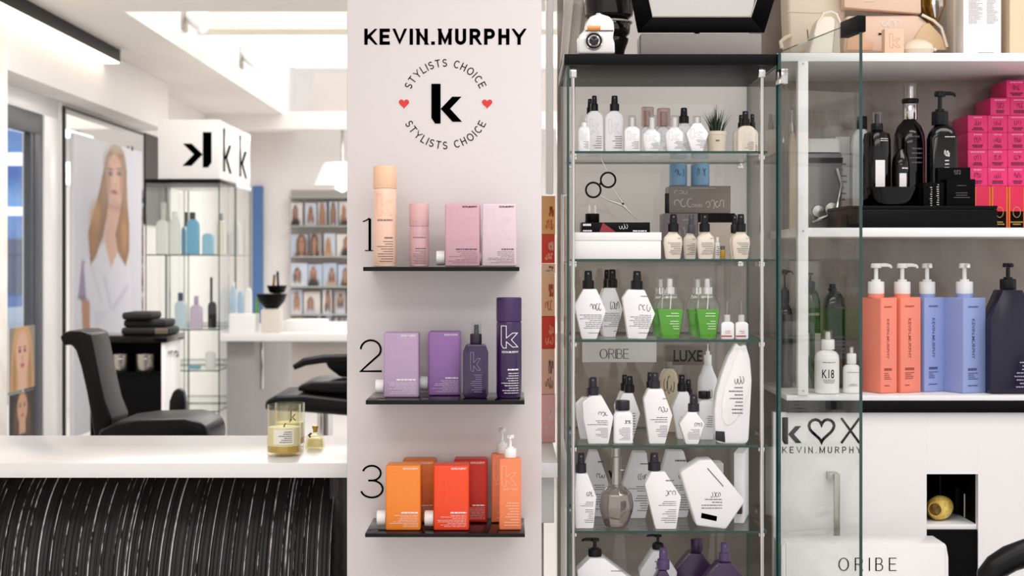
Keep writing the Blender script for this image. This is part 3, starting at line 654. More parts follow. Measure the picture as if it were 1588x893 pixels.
p = MB(); lines(p, -.007, .007, H*.5, H*.6, 1, -r0*.93, 4, 'c', None, .8); part('pot_lettering', p, M_inkg, t, smooth=False)
rnd = random.Random(3)
gm = [mat('grass_dark', '22301F', .5), mat('grass_mid', '38482C', .5)]
for i in range(64):
    a = rnd.uniform(0, 6.28); q = rnd.uniform(0, 1)**.6; L = (45+rnd.uniform(-14, 4))*s*(1-.25*q); rx = r0*.6*q
    bx, by = rx*math.cos(a), rx*math.sin(a); dx, dy = math.cos(a)*L*.55*q, math.sin(a)*L*.5*q
    mb = MB(); w = .0022; pa = a+1.57; ux, uy = math.cos(pa)*w, math.sin(pa)*w
    vs = []
    for f in (0, .35, .7, 1):
        k = 1-f*.92; cx, cy, cz = bx+dx*f**1.5, by+dy*f**1.5, H-.006+L*f*(1-.12*q*f)
        vs += [(cx-ux*k, cy-uy*k, cz), (cx+ux*k, cy+uy*k, cz), (cx+uy*k*.4, cy-ux*k*.4, cz)]
    mb.add(vs, [f_ for j in range(3) for f_ in ((3*j, 3*j+1, 3*j+4, 3*j+3), (3*j+1, 3*j+2, 3*j+5, 3*j+4), (3*j+2, 3*j, 3*j+3, 3*j+5))])
    part('blade', mb, gm[i % 2], t)
# ---- shelf 2
z = SHY[2]; Y = 3.12; s = Y/FPX
t = thing('white_box', 'flat white lidded gift box on the second glass shelf', 'box', (Xp(958.5, Y), Y+.075, z+.0004))
hw = 67.5*s; H = Zp(360.5, Y)-z; zl = Zp(373.5, Y)-z
part('base', B(-hw+.0012, hw-.0012, -.0738, .0738, 0, zl), M_white, t, .0008)
part('lid', B(-hw, hw, -.075, .075, zl+.0003, H), M_white, t, .001)
zbx = z+H+.0004
Y = 3.14; s = Y/FPX; H2 = Zp(345, Y)-zbx
t = thing('black_carton', 'flat black carton with red triangle print on the white box', 'box', (Xp(955, Y), Y+.04, zbx+.0004))
hw = 53*s; part('body', B(-hw, hw, -.04, .04, 0, H2), M_black, t, .0006)
p = MB(); p.prism([(-.24*2*hw, .0008), (-.0, .0008), (-.19*2*hw, H2-.0008)], -.0404, -.0402); part('red_triangle', p, mat('dark_red_print', '8E2430', .5), t)
p = MB(); lines(p, -.48*2*hw, -.28*2*hw, H2*.62, H2*.88, 1, -.0405, 3, 'l', None, .8); lines(p, -.48*2*hw, -.25*2*hw, H2*.05, H2*.25, 1, -.0405, 4, 'l', None, .7); scribble(p, .1*hw, .36*hw, H2*.3, H2*.85, -.0405, .0007, 6); lines(p, .2*hw, .9*hw, H2*.05, H2*.22, 1, -.0405, 8, 'r', None, .7); part('label_print', p, M_inkw, t, smooth=False)
zc = zbx+.0004+H2+.0004
Y = 3.16; s = Y/FPX
t = thing('plug_adapter', 'small black adapter with two pale prongs on the black carton', 'adapter', (Xp(919, Y), Y+.014, zc))
part('body', MB().lathe([(11*s*.96, 0), (11*s, .001), (11*s, Zp(331, Y)-zc-.001), (11*s*.95, Zp(331, Y)-zc), (0, Zp(331, Y)-zc)], 24), M_black, t)
for dx in (-4.5, 4.5): part('prong', MB().lathe([(.0022, Zp(331, Y)-zc+.0001), (.0022, Zp(318, Y)-zc)], 10, (dx*s, 0)), mat('pale_prong', 'D9D6D6', .3), t)
Y = 3.2; s = Y/FPX
t = thing('hair_scissors', 'pair of hairdressing scissors with black rings hung from the shelf above', 'scissors', (Xp(943, Y), Y, Zp(262, Y)))
def L2(px, py): return ((px-943)*s, Zp(py, Y)-Zp(262, Y))
for cx, cy in ((943, 279), (920, 294.5)):
    a, b = L2(cx, cy); part('finger_ring', MB().tube([(a+11.5*s*math.cos(q*math.pi/10), 0, b+11.5*s*math.sin(q*math.pi/10)) for q in range(20)], .0021, 8, True), M_black, t)
for k, pl in enumerate((((949, 290), (958, 303), (966, 315), (990, 342)), ((930, 303), (945, 311), (966, 318), (990, 342)))):
    q = [(L2(*p)[0], (-.001 if k else .001), L2(*p)[1]) for p in pl]; part('blade', MB().tube(q, [.0014, .0018, .003, .0006], 8, flat=.5), M_steel, t)
part('tang', MB().tube([(L2(930, 286)[0], 0, L2(930, 286)[1]), (L2(933, 283)[0], 0, L2(933, 283)[1])], .0025, 8), M_black, t)
part('hook', MB().tube([(L2(943, 267)[0], 0, L2(943, 267)[1]), (L2(938, 258)[0], 0, L2(938, 258)[1]), (L2(933, 248)[0], 0, L2(933, 248)[1]), (L2(933, 240)[0], 0, SHY[1]-.0052-Zp(262, Y))], .0008, 6), M_chrome, t)
part('pivot_screw', MB().tube([(L2(966, 316)[0], -.004, L2(966, 316)[1]), (L2(966, 316)[0], .003, L2(966, 316)[1])], .0024, 10), M_black, t)
def carton(name, lab, Y, zb, x0, x1, yt, dep, m, pr=(), ink=None, rz=0., group=None, seed=1, cat='box'):
    return bottle(name, lab, cat, Y, zb, x0, x1, yt, 'box', m, None, dep, 0, rz, group, list(pr), ink or M_inkw, seed, .0008)
carton('gift_carton', 'mauve-grey carton under the taupe box on the second glass shelf', 3.30, z, 1030, 1082, 331, .10, mat('mauve_grey_card', '6E6468', .5), [('l', -.2, .35, .82, .9, 1), ('s', -.3, .3, .3, .7, 1.2)], mat('pale_card_ink', 'A79A96', .5), seed=3)
carton('gift_carton', 'greige carton with black band beside the mauve-grey carton', 3.30, z, 1082.6, 1140, 331, .10, mat('greige_card', 'B5A79C', .5), [('q', -.5, .5, .80, .999), ], M_black, seed=4)
zz = Zp(331, 3.30)+.0008
carton('taupe_box', 'taupe box with white script lying across two cartons', 3.31, zz, 1038, 1133, 288.5, .09, mat('taupe_card', '7D736D', .5), [('l', -.3, .25, .88, .95, 1), ('s', -.42, -.1, .2, .55, 1.2), ('s', .1, .4, .15, .5, 1.2), ('s', -.42, -.2, .68, .86, .8), ('t', -.14, .04, .22, .34, 'ORIBE', 0)], mat('taupe_ink', 'B9B0AA', .5), seed=5)
bottle('black_tube', 'small black tube standing left of the taupe box', 'bottle', 3.31, zz, 1031.2, 1037.4, 300, [(.9, 0), (1, .02), (1, .98), (.9, 1), (0, 1)], M_cap, dep=.008)
zz2 = Zp(288.5, 3.31)+.0012
for xa, xb, lab in ((1039, 1067, 'blue can on the taupe box, left of the pair'), (1073, 1102, 'blue can on the taupe box, right of the pair')):
    bottle('blue_can', lab, 'spray can', 3.325, zz2, xa, xb, 252.5, [(.95, 0), (1, .02), (1, .9), (.9, .98), (0, 1)], mat('blue_can', '7FA6C8', .35), dep=.04, pr=[('s', -.2, .3, .4, .75, 1.)], ink=mat('blue_ink', '3C5A78', .5), group='blue cans on the taupe box', seed=xa)
G = 'cream spray bottles on the second glass shelf'; kc = [('l', -.3, .4, .15, .62, 7), ('l', .1, .42, .74, .8, 1)]
cb('cream spray bottle next to the white gift box', 3.13, 2, 1029.5, 1059, 360, 'taper', [('spray', 1036.5, 1053.5, 332, 359.8, M_cap)], M_cream, kc, 31, group=G, name='cream_spray_bottle')
cb('cream spray bottle with greyish head, set back between two others', 3.20, 2, 1060, 1081, 362, 'taper', [('spray', 1066, 1079, 333, 361.8, mat('grey_cap', '4A464C', .4))], M_cream, kc, 32, group=G, name='cream_spray_bottle')
cb('cream spray bottle in the middle, left of the tiny gold vial', 3.13, 2, 1081, 1109, 360, 'taper', [('spray', 1085, 1102, 332, 359.8, M_cap)], M_cream, kc, 33, group=G, name='cream_spray_bottle')
cb('cream spray bottle at the right end of the second glass shelf', 3.13, 2, 1135, 1164, 360, 'taper', [('spray', 1142, 1158, 332, 359.8, M_cap)], M_cream, kc, 34, group=G, name='cream_spray_bottle')
cb('cream spray bottle hidden behind the right-end cream spray bottle', 3.22, 2, 1131, 1154, 362, 'taper', [('spray', 1134, 1146, 333, 361.8, M_cap)], M_cream, kc, 35, group=G, name='cream_spray_bottle')
bottle('gold_vial', 'tiny gold vial with grey cap on the second glass shelf', 'bottle', 3.15, SHY[2], 1117.5, 1125, 387, 'box', mat('gold_liquid', 'A98534', .2, .4), [('cyl', 1117.5, 1125, 381.5, 386.8, M_inkg)], .008)
bottle('sample_bottle', 'tiny white labelled vial left of the gold vial', 'bottle', 3.17, SHY[2], 1109, 1116, 376, 'box', M_whitep, [('cyl', 1110, 1115, 368, 375.8, M_whitep)], .008, pr=[('l', -.4, .4, .2, .8, 5)], seed=9)
# ---- shelf 3
W3 = [('s', .0, .36, .56, .72, .9), ('l', -.36, .38, .2, .5, 8), ('l', -.1, .34, .1, .14, 1)]
G = 'white angular bottles on the third glass shelf'
A1 = [(-.26, 0), (.2, 0), (.5, .56), (.2, 1), (-.2, 1), (-.5, .66)]
A2 = [(-.3, 0), (.24, 0), (.5, .52), (.16, 1), (-.34, 1), (-.5, .82)]
cb('white angular bottle at the left end of the third glass shelf', 3.12, 3, 891, 940, 448.5, A1, [('spray', 903.5, 922, 420, 448.3, M_cap)], None, W3, 41, .04, group=G, name='angular_bottle')
cb('white angular bottle set back, second on the third glass shelf', 3.20, 3, 927, 966, 446.5, A1, [('spray', 942, 958.5, 418, 446.3, M_cap)], None, W3, 42, .036, group=G, name='angular_bottle')
cb('white angular bottle hindmost on the third shelf, only its black head showing', 3.28, 3, 925, 958, 447.5, A1, [('spray', 936, 947, 418.5, 447.3, M_cap)], None, None, 43, .034, group=G, name='angular_bottle')
cb('white angular bottle leaning left, beside the green bottles', 3.12, 3, 964, 1015, 450, A2, [('spray', 977, 996, 421, 449.8, M_cap)], None, W3+[('l', .02, .3, .84, .9, 1)], 44, .04, 1.5, group=G, name='angular_bottle', lift=.0006)
M_gl = mat('green_liquid', '6CC236', .15, trans=.35, ior=1.2)
def green(lab, Y, x0, x1, yt, cx0, cx1, caps, seed):
    s = Y/FPX; w = (x1-x0)*s; zb = SHY[3]; H = Zp(yt, Y)-zb; dep = .03
    t = thing('green_bottle', lab, 'bottle', (Xp((x0+x1)/2, Y), Y+dep/2, zb+.0004), group='clear bottles of green liquid')
    O = [(-.34, 0), (.34, 0), (.5, .62), (.5, .74), (.26, 1), (-.26, 1), (-.5, .74), (-.5, .62)]
    part('glass', MB().prism([(a*w, b*H) for a, b in O], -dep/2, dep/2), glassmat('bottle_glass', (.95, .97, .94), .06, .7, 3.), t, .003)
    part('green_liquid', MB().prism([(a*w*.93, b*H) for a, b in ((-.33, .02), (.33, .02), (.5, .61), (.5, .655), (-.5, .655), (-.5, .61))], -dep*.42, dep*.42), M_gl, t, .001)
    part('dip_tube', MB().tube([(0, 0, H*.66), (.002, 0, H)], .0012, 6), M_whitep, t)
    zc = Zp(caps[1], Y)-zb; xo = ((cx0+cx1)/2-(x0+x1)/2)*s
    part('metal_collar', MB().lathe([((cx1-cx0)/2*s, H), ((cx1-cx0)/2*s, zc), (0, zc)], 24, (xo, 0)), M_chrome, t)
    capkit(t, 'sleeve', xo, (cx1-cx0)*s*.82, zc+.0003, Zp(caps[0], Y)-zb, M_frost, 0, 1, M_whitep)
    p = MB(); lines(p, -.2*w, .3*w, H*.48, H*.6, 2, -dep/2-.0005, seed, 'r'); lines(p, -.1*w, .3*w, H*.2, H*.42, 4, -dep/2-.0005, seed+2, 'r'); part('label_print', p, mat('pale_green_ink', 'D8F0C4', .5), t, smooth=False)
green('green bottle in front, left of the two green pairs', 3.12, 1020, 1061, 456, 1030, 1049.5, (430, 445.5), 51)
green('green bottle behind, in the left green pair', 3.19, 1009, 1046, 456, 1017, 1033, (431, 446), 52)
green('green bottle in front, in the right green pair', 3.12, 1080, 1117, 456, 1089, 1107.5, (430, 445.5), 53)
green('green bottle behind, in the right green pair', 3.19, 1066, 1101, 456, 1075, 1091, (431, 446), 54)
for xa, xb, lab in ((1118.5, 1139, 'tiny white dropper bottle beside the green bottles'), (1141, 1161, 'tiny white dropper bottle rightmost on the third glass shelf')):
    t = bottle('dropper_bottle', lab, 'bottle', 3.12, SHY[3], xa, xb, 499, 'rect', M_wbottle, [('dropper', xa+5, xb-5.5, 467.5, 498.8, M_frost, 1, mat('pale_grey', 'CFCBCB', .3))], .02, group='tiny dropper bottles', pr=[('q', -.5, .3, .12, .2), ('l', -.3, .2, .3, .5, 2)], ink=mat('brick_ink', 'B0463C', .5), seed=xa)
# ---- shelf 4
t = thing('name_card', 'white card with brand name hanging under the third glass shelf', 'sign', (Xp(960.5, 3.36), 3.36, Zp(561.5, 3.36)))
hw = 57.5*3.36/FPX; H = SHY[3]-.0055-Zp(561.5, 3.36)
part('card', B(-hw, hw, 0, .003, 0, H), mat('card_white', 'E4DFDC', .4), t, .0004)
p = MB(); strokefit(p, 'ORIBE', (930-960.5)*3.36/FPX, (975-960.5)*3.36/FPX, Zp(556, 3.36)-Zp(561.5, 3.36), Zp(541, 3.36)-Zp(561.5, 3.36), .0010, -.0005, .1); part('lettering', p, M_ink, t, smooth=False)
t = thing('name_plaque', 'dark plaque with metal letters at the back of the fourth shelf', 'sign', (Xp(1067, 3.42), 3.42, SHY[4]))
part('plaque', B(-.05, .05, .001, .004, Zp(566, 3.42)-SHY[4], Zp(536, 3.42)-SHY[4]), mat('smoked_plaque', '7A6E67', .2), t, .0004)
part('stand', B(-.004, .004, .0015, .0035, 0, Zp(566, 3.42)-SHY[4]-.0003), M_clear, t)
p = MB(); textfit(p, 'LUXE', -.033, .033, Zp(561, 3.42)-SHY[4], Zp(543, 3.42)-SHY[4], .0005, .02); part('lettering', p, mat('dark_metal_letters', '2F2926', .3, .6), t, smooth=False)
G = 'white bottles on the fourth glass shelf'
D1 = [(-.3, 0), (.34, 0), (.5, .56), (.12, 1), (-.2, 1), (-.5, .84), (-.46, .5)]
W4 = [('s', .02, .34, .57, .68, .9), ('l', -.34, .32, .38, .5, 3), ('l', -.1, .32, .12, .34, 7)]
cb('white bottle with plum spray cap at the front left of the fourth shelf', 3.118, 4, 903, 951.5, 614, D1, [('spray', 910.5, 929.5, 586, 613.8, M_capp)], None, W4, 61, .038, group=G)
cb('white bottle behind the front left one on the fourth shelf', 3.20, 4, 893, 928, 617, D1, [('spray', 911, 923, 586, 616.8, M_cap)], None, None, 62, .036, group=G)
cb('short white bottle with flat plum cap on the fourth shelf', 3.12, 4, 952, 982, 637, 'rect', [('cyl', 955, 977.5, 622, 636.8, M_capp)], None, [('s', .05, .4, .6, .72, .9), ('l', -.3, .35, .1, .5, 9)], 63, .03, group=G)
cb('white bottle with black cap behind the short flat-capped bottle', 3.185, 4, 955, 993, 610, A1, [('spray', 969, 985, 584, 609.8, M_cap)], None, [('l', .1, .3, .1, .6, 9)], 64, .032, group=G)
cb('hindmost white bottle behind the short flat-capped bottle', 3.26, 4, 953, 985, 607, A1, [('spray', 963, 976, 582, 606.8, M_cap)], None, None, 65, .03, group=G)
cb('tall white angular bottle in the middle of the fourth shelf', 3.12, 4, 998.5, 1043, 603.5, A2, [('spray', 1008, 1025, 578.5, 603.3, M_capp)], None, W4+[('l', .05, .3, .8, .85, 1)], 66, .036, group=G)
cb('white bottle behind the tall middle bottle, only its black head showing', 3.20, 4, 1000, 1030, 606, A1, [('spray', 1003, 1015, 578, 605.8, M_cap)], None, None, 67, .03, group=G)
cb('white bottle with black head left of the smallest angular bottle', 3.20, 4, 1042.5, 1078, 608, A1, [('spray', 1051.5, 1066, 582, 607.8, M_cap)], None, [('l', -.2, .1, .3, .5, 3)], 68, .032, group=G)
cb('white bottle hindmost among the black heads near the big tube', 3.27, 4, 1058, 1082, 616, 'rect', [('spray', 1062, 1075, 589, 615.8, M_cap)], None, None, 69, .028, group=G)
cb('smallest white angular bottle at the front of the fourth shelf', 3.112, 4, 1054, 1093, 639.5, COFFIN, [('spray', 1068, 1086, 613, 639.3, M_capp)], None, [('s', .1, .4, .55, .68, .8), ('l', -.2, .3, .15, .48, 7)], 70, .032, group=G)
cb('slim white bottle with flat black cap next to the big leaf-shaped tube', 3.19, 4, 1084, 1107, 619, 'rect', [('cyl', 1084, 1103.5, 607.5, 618.8, M_cap)], None, [('l', -.1, .4, .3, .6, 6)], 71, .03, group=G)
cb('cream bottle with grey cap at the back of the fourth shelf', 3.33, 4, 1024, 1052, 572, 'rect', [('cyl', 1030.5, 1044, 562, 571.8, mat('grey_cap2', '86807C', .4))], mat('beige_bottle', 'CDBBA3', .4), [('s', -.3, .3, .6, .9, 1.)], 72, .03, name='cream_bottle')
cb('white nozzle bottle at the back of the fourth shelf', 3.33, 4, 1083, 1114, 567, 'taper', [('cyl', 1093, 1105, 551, 566.8, M_whitep), ('dropper', 1096, 1102, 534, 550.8, M_whitep)], None, [('s', -.2, .2, .5, .65, .8)], 73, .03, name='nozzle_bottle')
Y = 3.118; s = Y/FPX; zb = SHY[4]; xc = 1136.5
t = thing('leaf_tube', 'large white leaf-shaped tube standing at the right of the fourth shelf', 'bottle', (Xp(xc, Y), Y+.02, zb+.0004))
def LP(pl): return [((a-xc)*s, max(.0003, Zp(b-2, Y)-zb-.0004)) for a, b in pl]
ol = [(1112, 688), (1124, 690.5), (1157, 691), (1161, 685), (1163.5, 640), (1166, 592), (1163.5, 560), (1157, 536), (1148.5, 540), (1142, 533.5), (1129, 556), (1119, 583), (1111, 612), (1108, 638), (1109, 668)]
part('body', MB().prism(LP(ol), -.02, .02), M_wbottle, t, .004, seg=3)
lf = [(1125.5, 661), (1120, 650), (1119.5, 628), (1124, 602), (1134, 573), (1147, 543), (1156, 552), (1163, 575), (1164, 594), (1156, 625), (1143, 650), (1133, 660)]
part('leaf_panel', MB().prism(LP(lf), -.0225, -.0203), mat('white_gloss', 'F7F6F7', .12, coat=.4), t, .0009)
part('cap', MB().prism(LP([(1109.5, 670), (1123.5, 671), (1124.5, 688), (1109, 684)]), -.0225, -.0203), M_capp, t, .0008)
p = MB(); q = LP([(1139, 598), (1154, 584)]); scribble(p, q[0][0], q[1][0], q[0][1], q[1][1], -.0232, s*.9, 6)
q = LP([(1129, 645), (1154, 600)]); lines(p, q[0][0], q[1][0]-.003, q[0][1], q[1][1], 8, -.0232, 4, 'r'); part('label_print', p, M_inkg, t, smooth=False)
# ---- shelf 5
G = 'white bottles on the fifth glass shelf'
W5 = [('s', .05, .36, .58, .68, .9), ('l', -.3, .36, .4, .5, 3), ('l', -.1, .36, .1, .36, 7)]
cb('white pump bottle at the left end of the fifth glass shelf', 3.125, 5, 891.5, 925, 735, [(-.46, 0), (.36, 0), (.5, .58), (.1, 1), (-.44, 1), (-.5, .6)], [('spray', 893, 910, 704, 734.8, M_capp)], None, W5, 81, .036, group=G)
cb('large white angular bottle behind the leftmost one on the fifth shelf', 3.27, 5, 902, 944, 700, [(-.3, 0), (.4, 0), (.5, .5), (.1, 1), (-.2, 1), (-.5, .6)], None, None, W5+[('l', .0, .3, .8, .88, 1)], 82, .04, group=G)
cb('large white angular bottle behind the glass decanter', 3.25, 5, 965, 1010, 702, [(-.34, 0), (.3, 0), (.5, .4), (.34, 1), (-.12, 1), (-.5, .5)], None, None, W5+[('l', .05, .4, .8, .86, 1)], 83, .04, group=G)
cb('white pump bottle leaning slightly in the middle of the fifth shelf', 3.118, 5, 1000, 1056.5, 732, [(-.2, 0), (.36, 0), (.5, .56), (.06, 1), (-.32, 1), (-.5, .78)], [('spray', 1006, 1026, 704, 731.8, M_capp)], None, W5+[('l', .0, .3, .82, .88, 1)], 84, .04, 0, group=G)
cb('large white angular bottle behind, between leaning bottle and pentagon', 3.26, 5, 1024, 1076, 700, [(-.2, 0), (.3, 0), (.5, .45), (.2, 1), (-.3, 1), (-.5, .6)], None, None, W5+[('l', -.1, .4, .82, .9, 1)], 85, .04, group=G)
Y = 3.115; s = Y/FPX; zb = SHY[5]
t = thing('pentagon_bottle', 'big tilted white pentagonal bottle with black label on the fifth shelf', 'bottle', (Xp(1105, Y), Y+.03, zb+.0004))
def LQ(pl): return [((a-1105)*s, max(.0002, Zp(b, Y)-zb-.0004)) for a, b in pl]
part('body', MB().prism(LQ([(1080, 815), (1126, 821.5), (1156, 777), (1104, 713), (1085, 714), (1055, 733)]), -.03, .03), M_wbottle, t, .004, seg=3)
p = MB(); p.T = None; q = LQ([(1088, 795), (1112, 800.5), (1111, 808), (1087, 803)]); p.prism(q, -.0306, -.0302); lb = part('black_label', p, M_ink, t, smooth=False)
p = MB(); mm = Matrix.Rotation(math.radians(10), 4, 'Y'); 
q = LQ([(1086, 790), (1120, 772)]); lines(p, q[0][0], q[1][0], q[0][1], q[1][1], 4, -.0305, 5, 'r'); q = LQ([(1102, 772), (1118, 762)]); scribble(p, q[0][0], q[1][0], q[0][1], q[1][1], -.0305, s*.9, 9)
for i in range(16):
    a = 1097+i*1.55; b = 728+i*1.75; q = LQ([(a, b), (a+1.4, b-2.4)]); p.quad(q[0][0], q[1][0], q[0][1], q[1][1], -.0305)
part('label_print', p, M_inkg, t, smooth=False)
Y = 3.12; s = Y/FPX
t = thing('glass_decanter', 'smoky glass decanter with long steel neck on the fifth shelf', 'decanter', (Xp(957, Y), Y+.034, zb+.0004))
H = Zp(755, Y)-zb; r = 27.5*s
part('body', MB().lathe([(r*.55, 0), (r*.68, .002), (r*.96, H*.35), (r, H*.52), (r*.9, H*.78), (r*.55, H*.95), (r*.32, H), (0, H)], 9), mat('smoke_glass', '8F8580', .06, .55, coat=.6), t, .0012)
part('neck', MB().lathe([(8.5*s, H+.0003), (8.5*s, Zp(712, Y)-zb), (7*s, Zp(711, Y)-zb), (6.5*s, Zp(698, Y)-zb), (0, Zp(698, Y)-zb)], 24), M_steel, t)
part('stopper_lever', MB().tube([(-6*s, -.004, H+.012), (-11*s, -.006, H+.03)], .0022, 8), M_black, t)
part('spout', MB().tube([(5*s, -.004, H+.03), (12*s, -.006, H+.031)], .0018, 8), M_steel, t)
t = carton('leaning_box', 'white slab-shaped bottle turned sideways at the right of the fifth shelf', 3.19, zb, 1149, 1164, 703, .12, M_wbottle, (), None, -14)
part('cap', MB().box(-.006, .008, -.0785, -.0605, .022, .05), M_capp, t, .001)
carton('small_carton', 'small white carton at the back of the fifth shelf under the shelf above', 3.34, zb, 1086, 1122, 719, .06, M_white, (), None)
# ---- bottom shelf
zb = SHY[6]; G = 'pump bottles on the lowest visible shelf'
PEN = [(-.42, 0), (.42, 0), (.5, .66), (.14, 1), (-.14, 1), (-.5, .66)]
M_pur = mat('purple_bottle', '3B2448', .3, coat=.2); M_purp = mat('purple_pump', '54406A', .35)
cb('white tilted pump bottle at the bottom left of the glass cabinet', 3.14, 6, 895, 985, 866, [(-.4, 0), (.4, 0), (.5, .62), (-.04, 1), (-.28, 1), (-.5, .8)], [('pump', 913, 934, 838, 865.8, M_cap, -1)], None, [('l', 0, .3, .78, .82, 1)], 91, .05, 0, group=G, name='pump_bottle')
cb('white pump bottle in the middle of the lowest shelf', 3.22, 6, 992, 1050, 855, PEN, [('pump', 1013, 1031, 832, 854.8, M_cap, -1)], None, [('s', -.1, .2, .7, .85, 1.5)], 92, .05, group=G, name='pump_bottle')
cb('purple pump bottle in front of the white one on the lowest shelf', 3.118, 6, 1008, 1049, 886, PEN, [('spray', 1020.5, 1040, 852, 885.8, M_purp)], M_pur, None, 93, .04, group=G, name='pump_bottle')
cb('dark purple bottle with plain round cap on the lowest shelf', 3.24, 6, 1046, 1112, 859, PEN, [('cyl', 1073, 1092, 839, 858.8, M_pur)], M_pur, None, 94, .05, group=G, name='pump_bottle')
cb('purple pump bottle at the right end of the lowest shelf', 3.125, 6, 1089, 1161, 874, PEN, [('spray', 1117, 1136, 845, 873.8, M_purp)], M_pur, None, 95, .05, group=G, name='pump_bottle')
# ------------------------------------------------------------------ cartons stacked on the counter between pillar and cabinet
z = CZ+.0005; Y = 3.50
for k, (yt, col, lab, ink, two) in enumerate(((612, 'EFB2B0', 'pink carton with embossed k at the bottom of the stack behind the pillar', 'F8D0CC', 0), (541, 'EBB59C', 'salmon carton second from the bottom of the stack behind the pillar', '6A4A40', 0),
        (491, 'D93A1E', 'plain red carton in the middle of the stack behind the pillar', 'F0A080', 0), (424, 'F2BE92', 'peach carton with red flower print in the stack behind the pillar', 'C23A2A', 0),
        (409, 'EFC6A6', 'thin cream carton between peach and red cartons behind the pillar', '8A6A5A', 0), (364, 'E0401F', 'red carton with pale script near the top of the stack', 'F6C0A8', 1), (304, 'F3B36E', 'orange carton on top of the stack behind the pillar', 'C8482A', 0))):
    t = carton('stacked_carton', lab, Y, z, 812, 861-(k % 2)*.6, yt, .07, mat('carton_'+col, col, .4), [('s', .62*.5, .45, .45, .75, 1.2), ('s', .2, .44, .12, .38, 1.0)], mat('cartonink_'+ink, ink, .5), 0, 'cartons stacked behind the pillar', k+2)
    z = Zp(yt, Y)+.0009
# ------------------------------------------------------------------ on top of the glass cabinet
ZT = ZT1+.0004
Y = 3.14; s = Y/FPX
t = thing('framed_mirror', 'black framed mirror tilted forward on top of the glass cabinet', 'mirror', (Xp(1090, Y), Y+.06, ZT))
# frame leans forward: bottom rail low and set back, top towards the room
import mathutils
ang = math.radians(-26); fr = Matrix.Rotation(-ang, 4, 'X')
def leaned(mb, y0=-.03, z0=.0585):
    R = Matrix.Translation((0, y0, z0)) @ Matrix.Rotation(math.radians(26), 4, 'X'); mb.v = [tuple(R @ Vector(v)) for v in mb.v]; return mb
fw, fh, fb = .134, .30, .034
flare = lambda x, z: x*(1+.22*z/.15)
def bar(pts): 
    return leaned(MB().prism(pts, 0, .014))
o = [(-fw, 0), (fw, 0), (fw*1.5, fh), (-fw*1.5, fh)]; inn = [(-fw*1.03+fb, fb), (fw*1.03-fb, fb), (fw*1.47-fb, fh-fb), (-fw*1.47+fb, fh-fb)]
for a in range(4):
    b = (a+1) % 4; part('frame_rail', bar([o[a], o[b], inn[b], inn[a]]), M_black, t, .0008)
part('mirror_glass', leaned(MB().prism(inn, .003, .006)), M_mirror, t, smooth=False)
part('inner_bevel', leaned(MB().ribbon([(x*.992, z_) for x, z_ in inn], .002, .001, True)), mat('cream_bevel', 'E8DCCB', .4), t)
part('stand_box', B(-.128, .128, -.03, .06, 0, .0572), mat('grey_fabric_box', '8A8280', .5), t, .002)
part('back_strut', MB().tube([(0, .05, .058), (0, -.075, .22)], .006, 8), M_black, t)
part('front_lip', B(-.128, .128, -.033, -.0303, 0, .006), M_black, t)
Y = 3.11; s = Y/FPX
t = thing('toy_camera', 'glossy white ornamental camera with round dark lens on the glass cabinet', 'ornament', (Xp(924.5, Y), Y+.022, ZT))
part('body', MB().prism([((a-924.5)*s, Zp(b, Y)-ZT) for a, b in ((896, 83), (954, 83), (953.5, 66), (951, 58), (953, 44), (952, 33), (946, 25), (930, 20), (915, 25), (908, 36), (906.5, 46), (899, 53), (895.5, 61))], -.02, .02), mat('white_ceramic', 'F5F3F1', .08, coat=.5), t, .005, seg=3)
part('top_knob', MB().lathe([(.007, .0845), (.008, .087), (.005, .0935), (0, .094)], 16, (.006, 0)), mat('white_ceramic', 'F5F3F1', .08), t)
part('gold_plate', B((911-924.5)*s, (931-924.5)*s, -.0222, -.0203, Zp(47, Y)-ZT, Zp(40, Y)-ZT), mat('copper', 'C98550', .25, .9), t, .0006)
part('dark_band', B((908-924.5)*s, (951-924.5)*s, -.0212, -.0202, Zp(48.5, Y)-ZT, Zp(46.5, Y)-ZT), mat('bronze_band', '6A4A38', .3, .6), t)
c0 = ((921-924.5)*s, Zp(63.5, Y)-ZT)
for r0, r1, m, dy in ((12.5*s, 14.5*s, M_chrome, .0260), (10*s, 12*s, M_blackm, .0275), (7*s, 9.5*s, M_chrome, .027)):
    part('lens_ring', MB().tube([(c0[0]+(r0+r1)/2*math.cos(q*math.pi/14), -dy+.004, c0[1]+(r0+r1)/2*math.sin(q*math.pi/14)) for q in range(28)], (r1-r0)/2, 8, True), m, t)
ln = MB().lathe([(7.2*s, .0202), (7.2*s, .0245), (0, .027)], 20); ln.v = [(x+c0[0], -z_, y+c0[1]) for x, y, z_ in ln.v]; part('lens', ln, mat('dark_lens', '2B2827', .1, .3), t)
Y = 3.19; s = Y/FPX
t = thing('black_vase', 'stacked black glazed vase behind the white ornamental camera', 'vase', (Xp(946, Y), Y+.045, ZT))
H = Zp(83, Y)
part('body', MB().lathe([(22*s, 0), (26*s, .03), (31*s, .048), (31.5*s, .055), (28*s, .058), (33*s, .066), (35*s, .088), (33.5*s, .092), (0, .092)], 28), mat('black_glaze', '0D0E0C', .07, coat=.5), t)
part('bowl', MB().lathe([(28*s, .0925), (38*s, .105), (40*s, .13), (38*s, .18), (0, .18)], 28), mat('black_glaze_brown', '1A1714', .12, noise=.4, scale=30), t)
part('rim_band', MB().tube([(36*s*math.cos(q*math.pi/14), 36*s*math.sin(q*math.pi/14), .09) for q in range(28)], .0022, 8, True), mat('pale_band', 'C9C2B2', .3), t)
t = thing('glass_scarf', 'draped white gauzy cloth at the left back of the cabinet top', 'cloth', (Xp(888, 3.3), 3.3, ZT))
mb = MB(); vs = []; fs = []
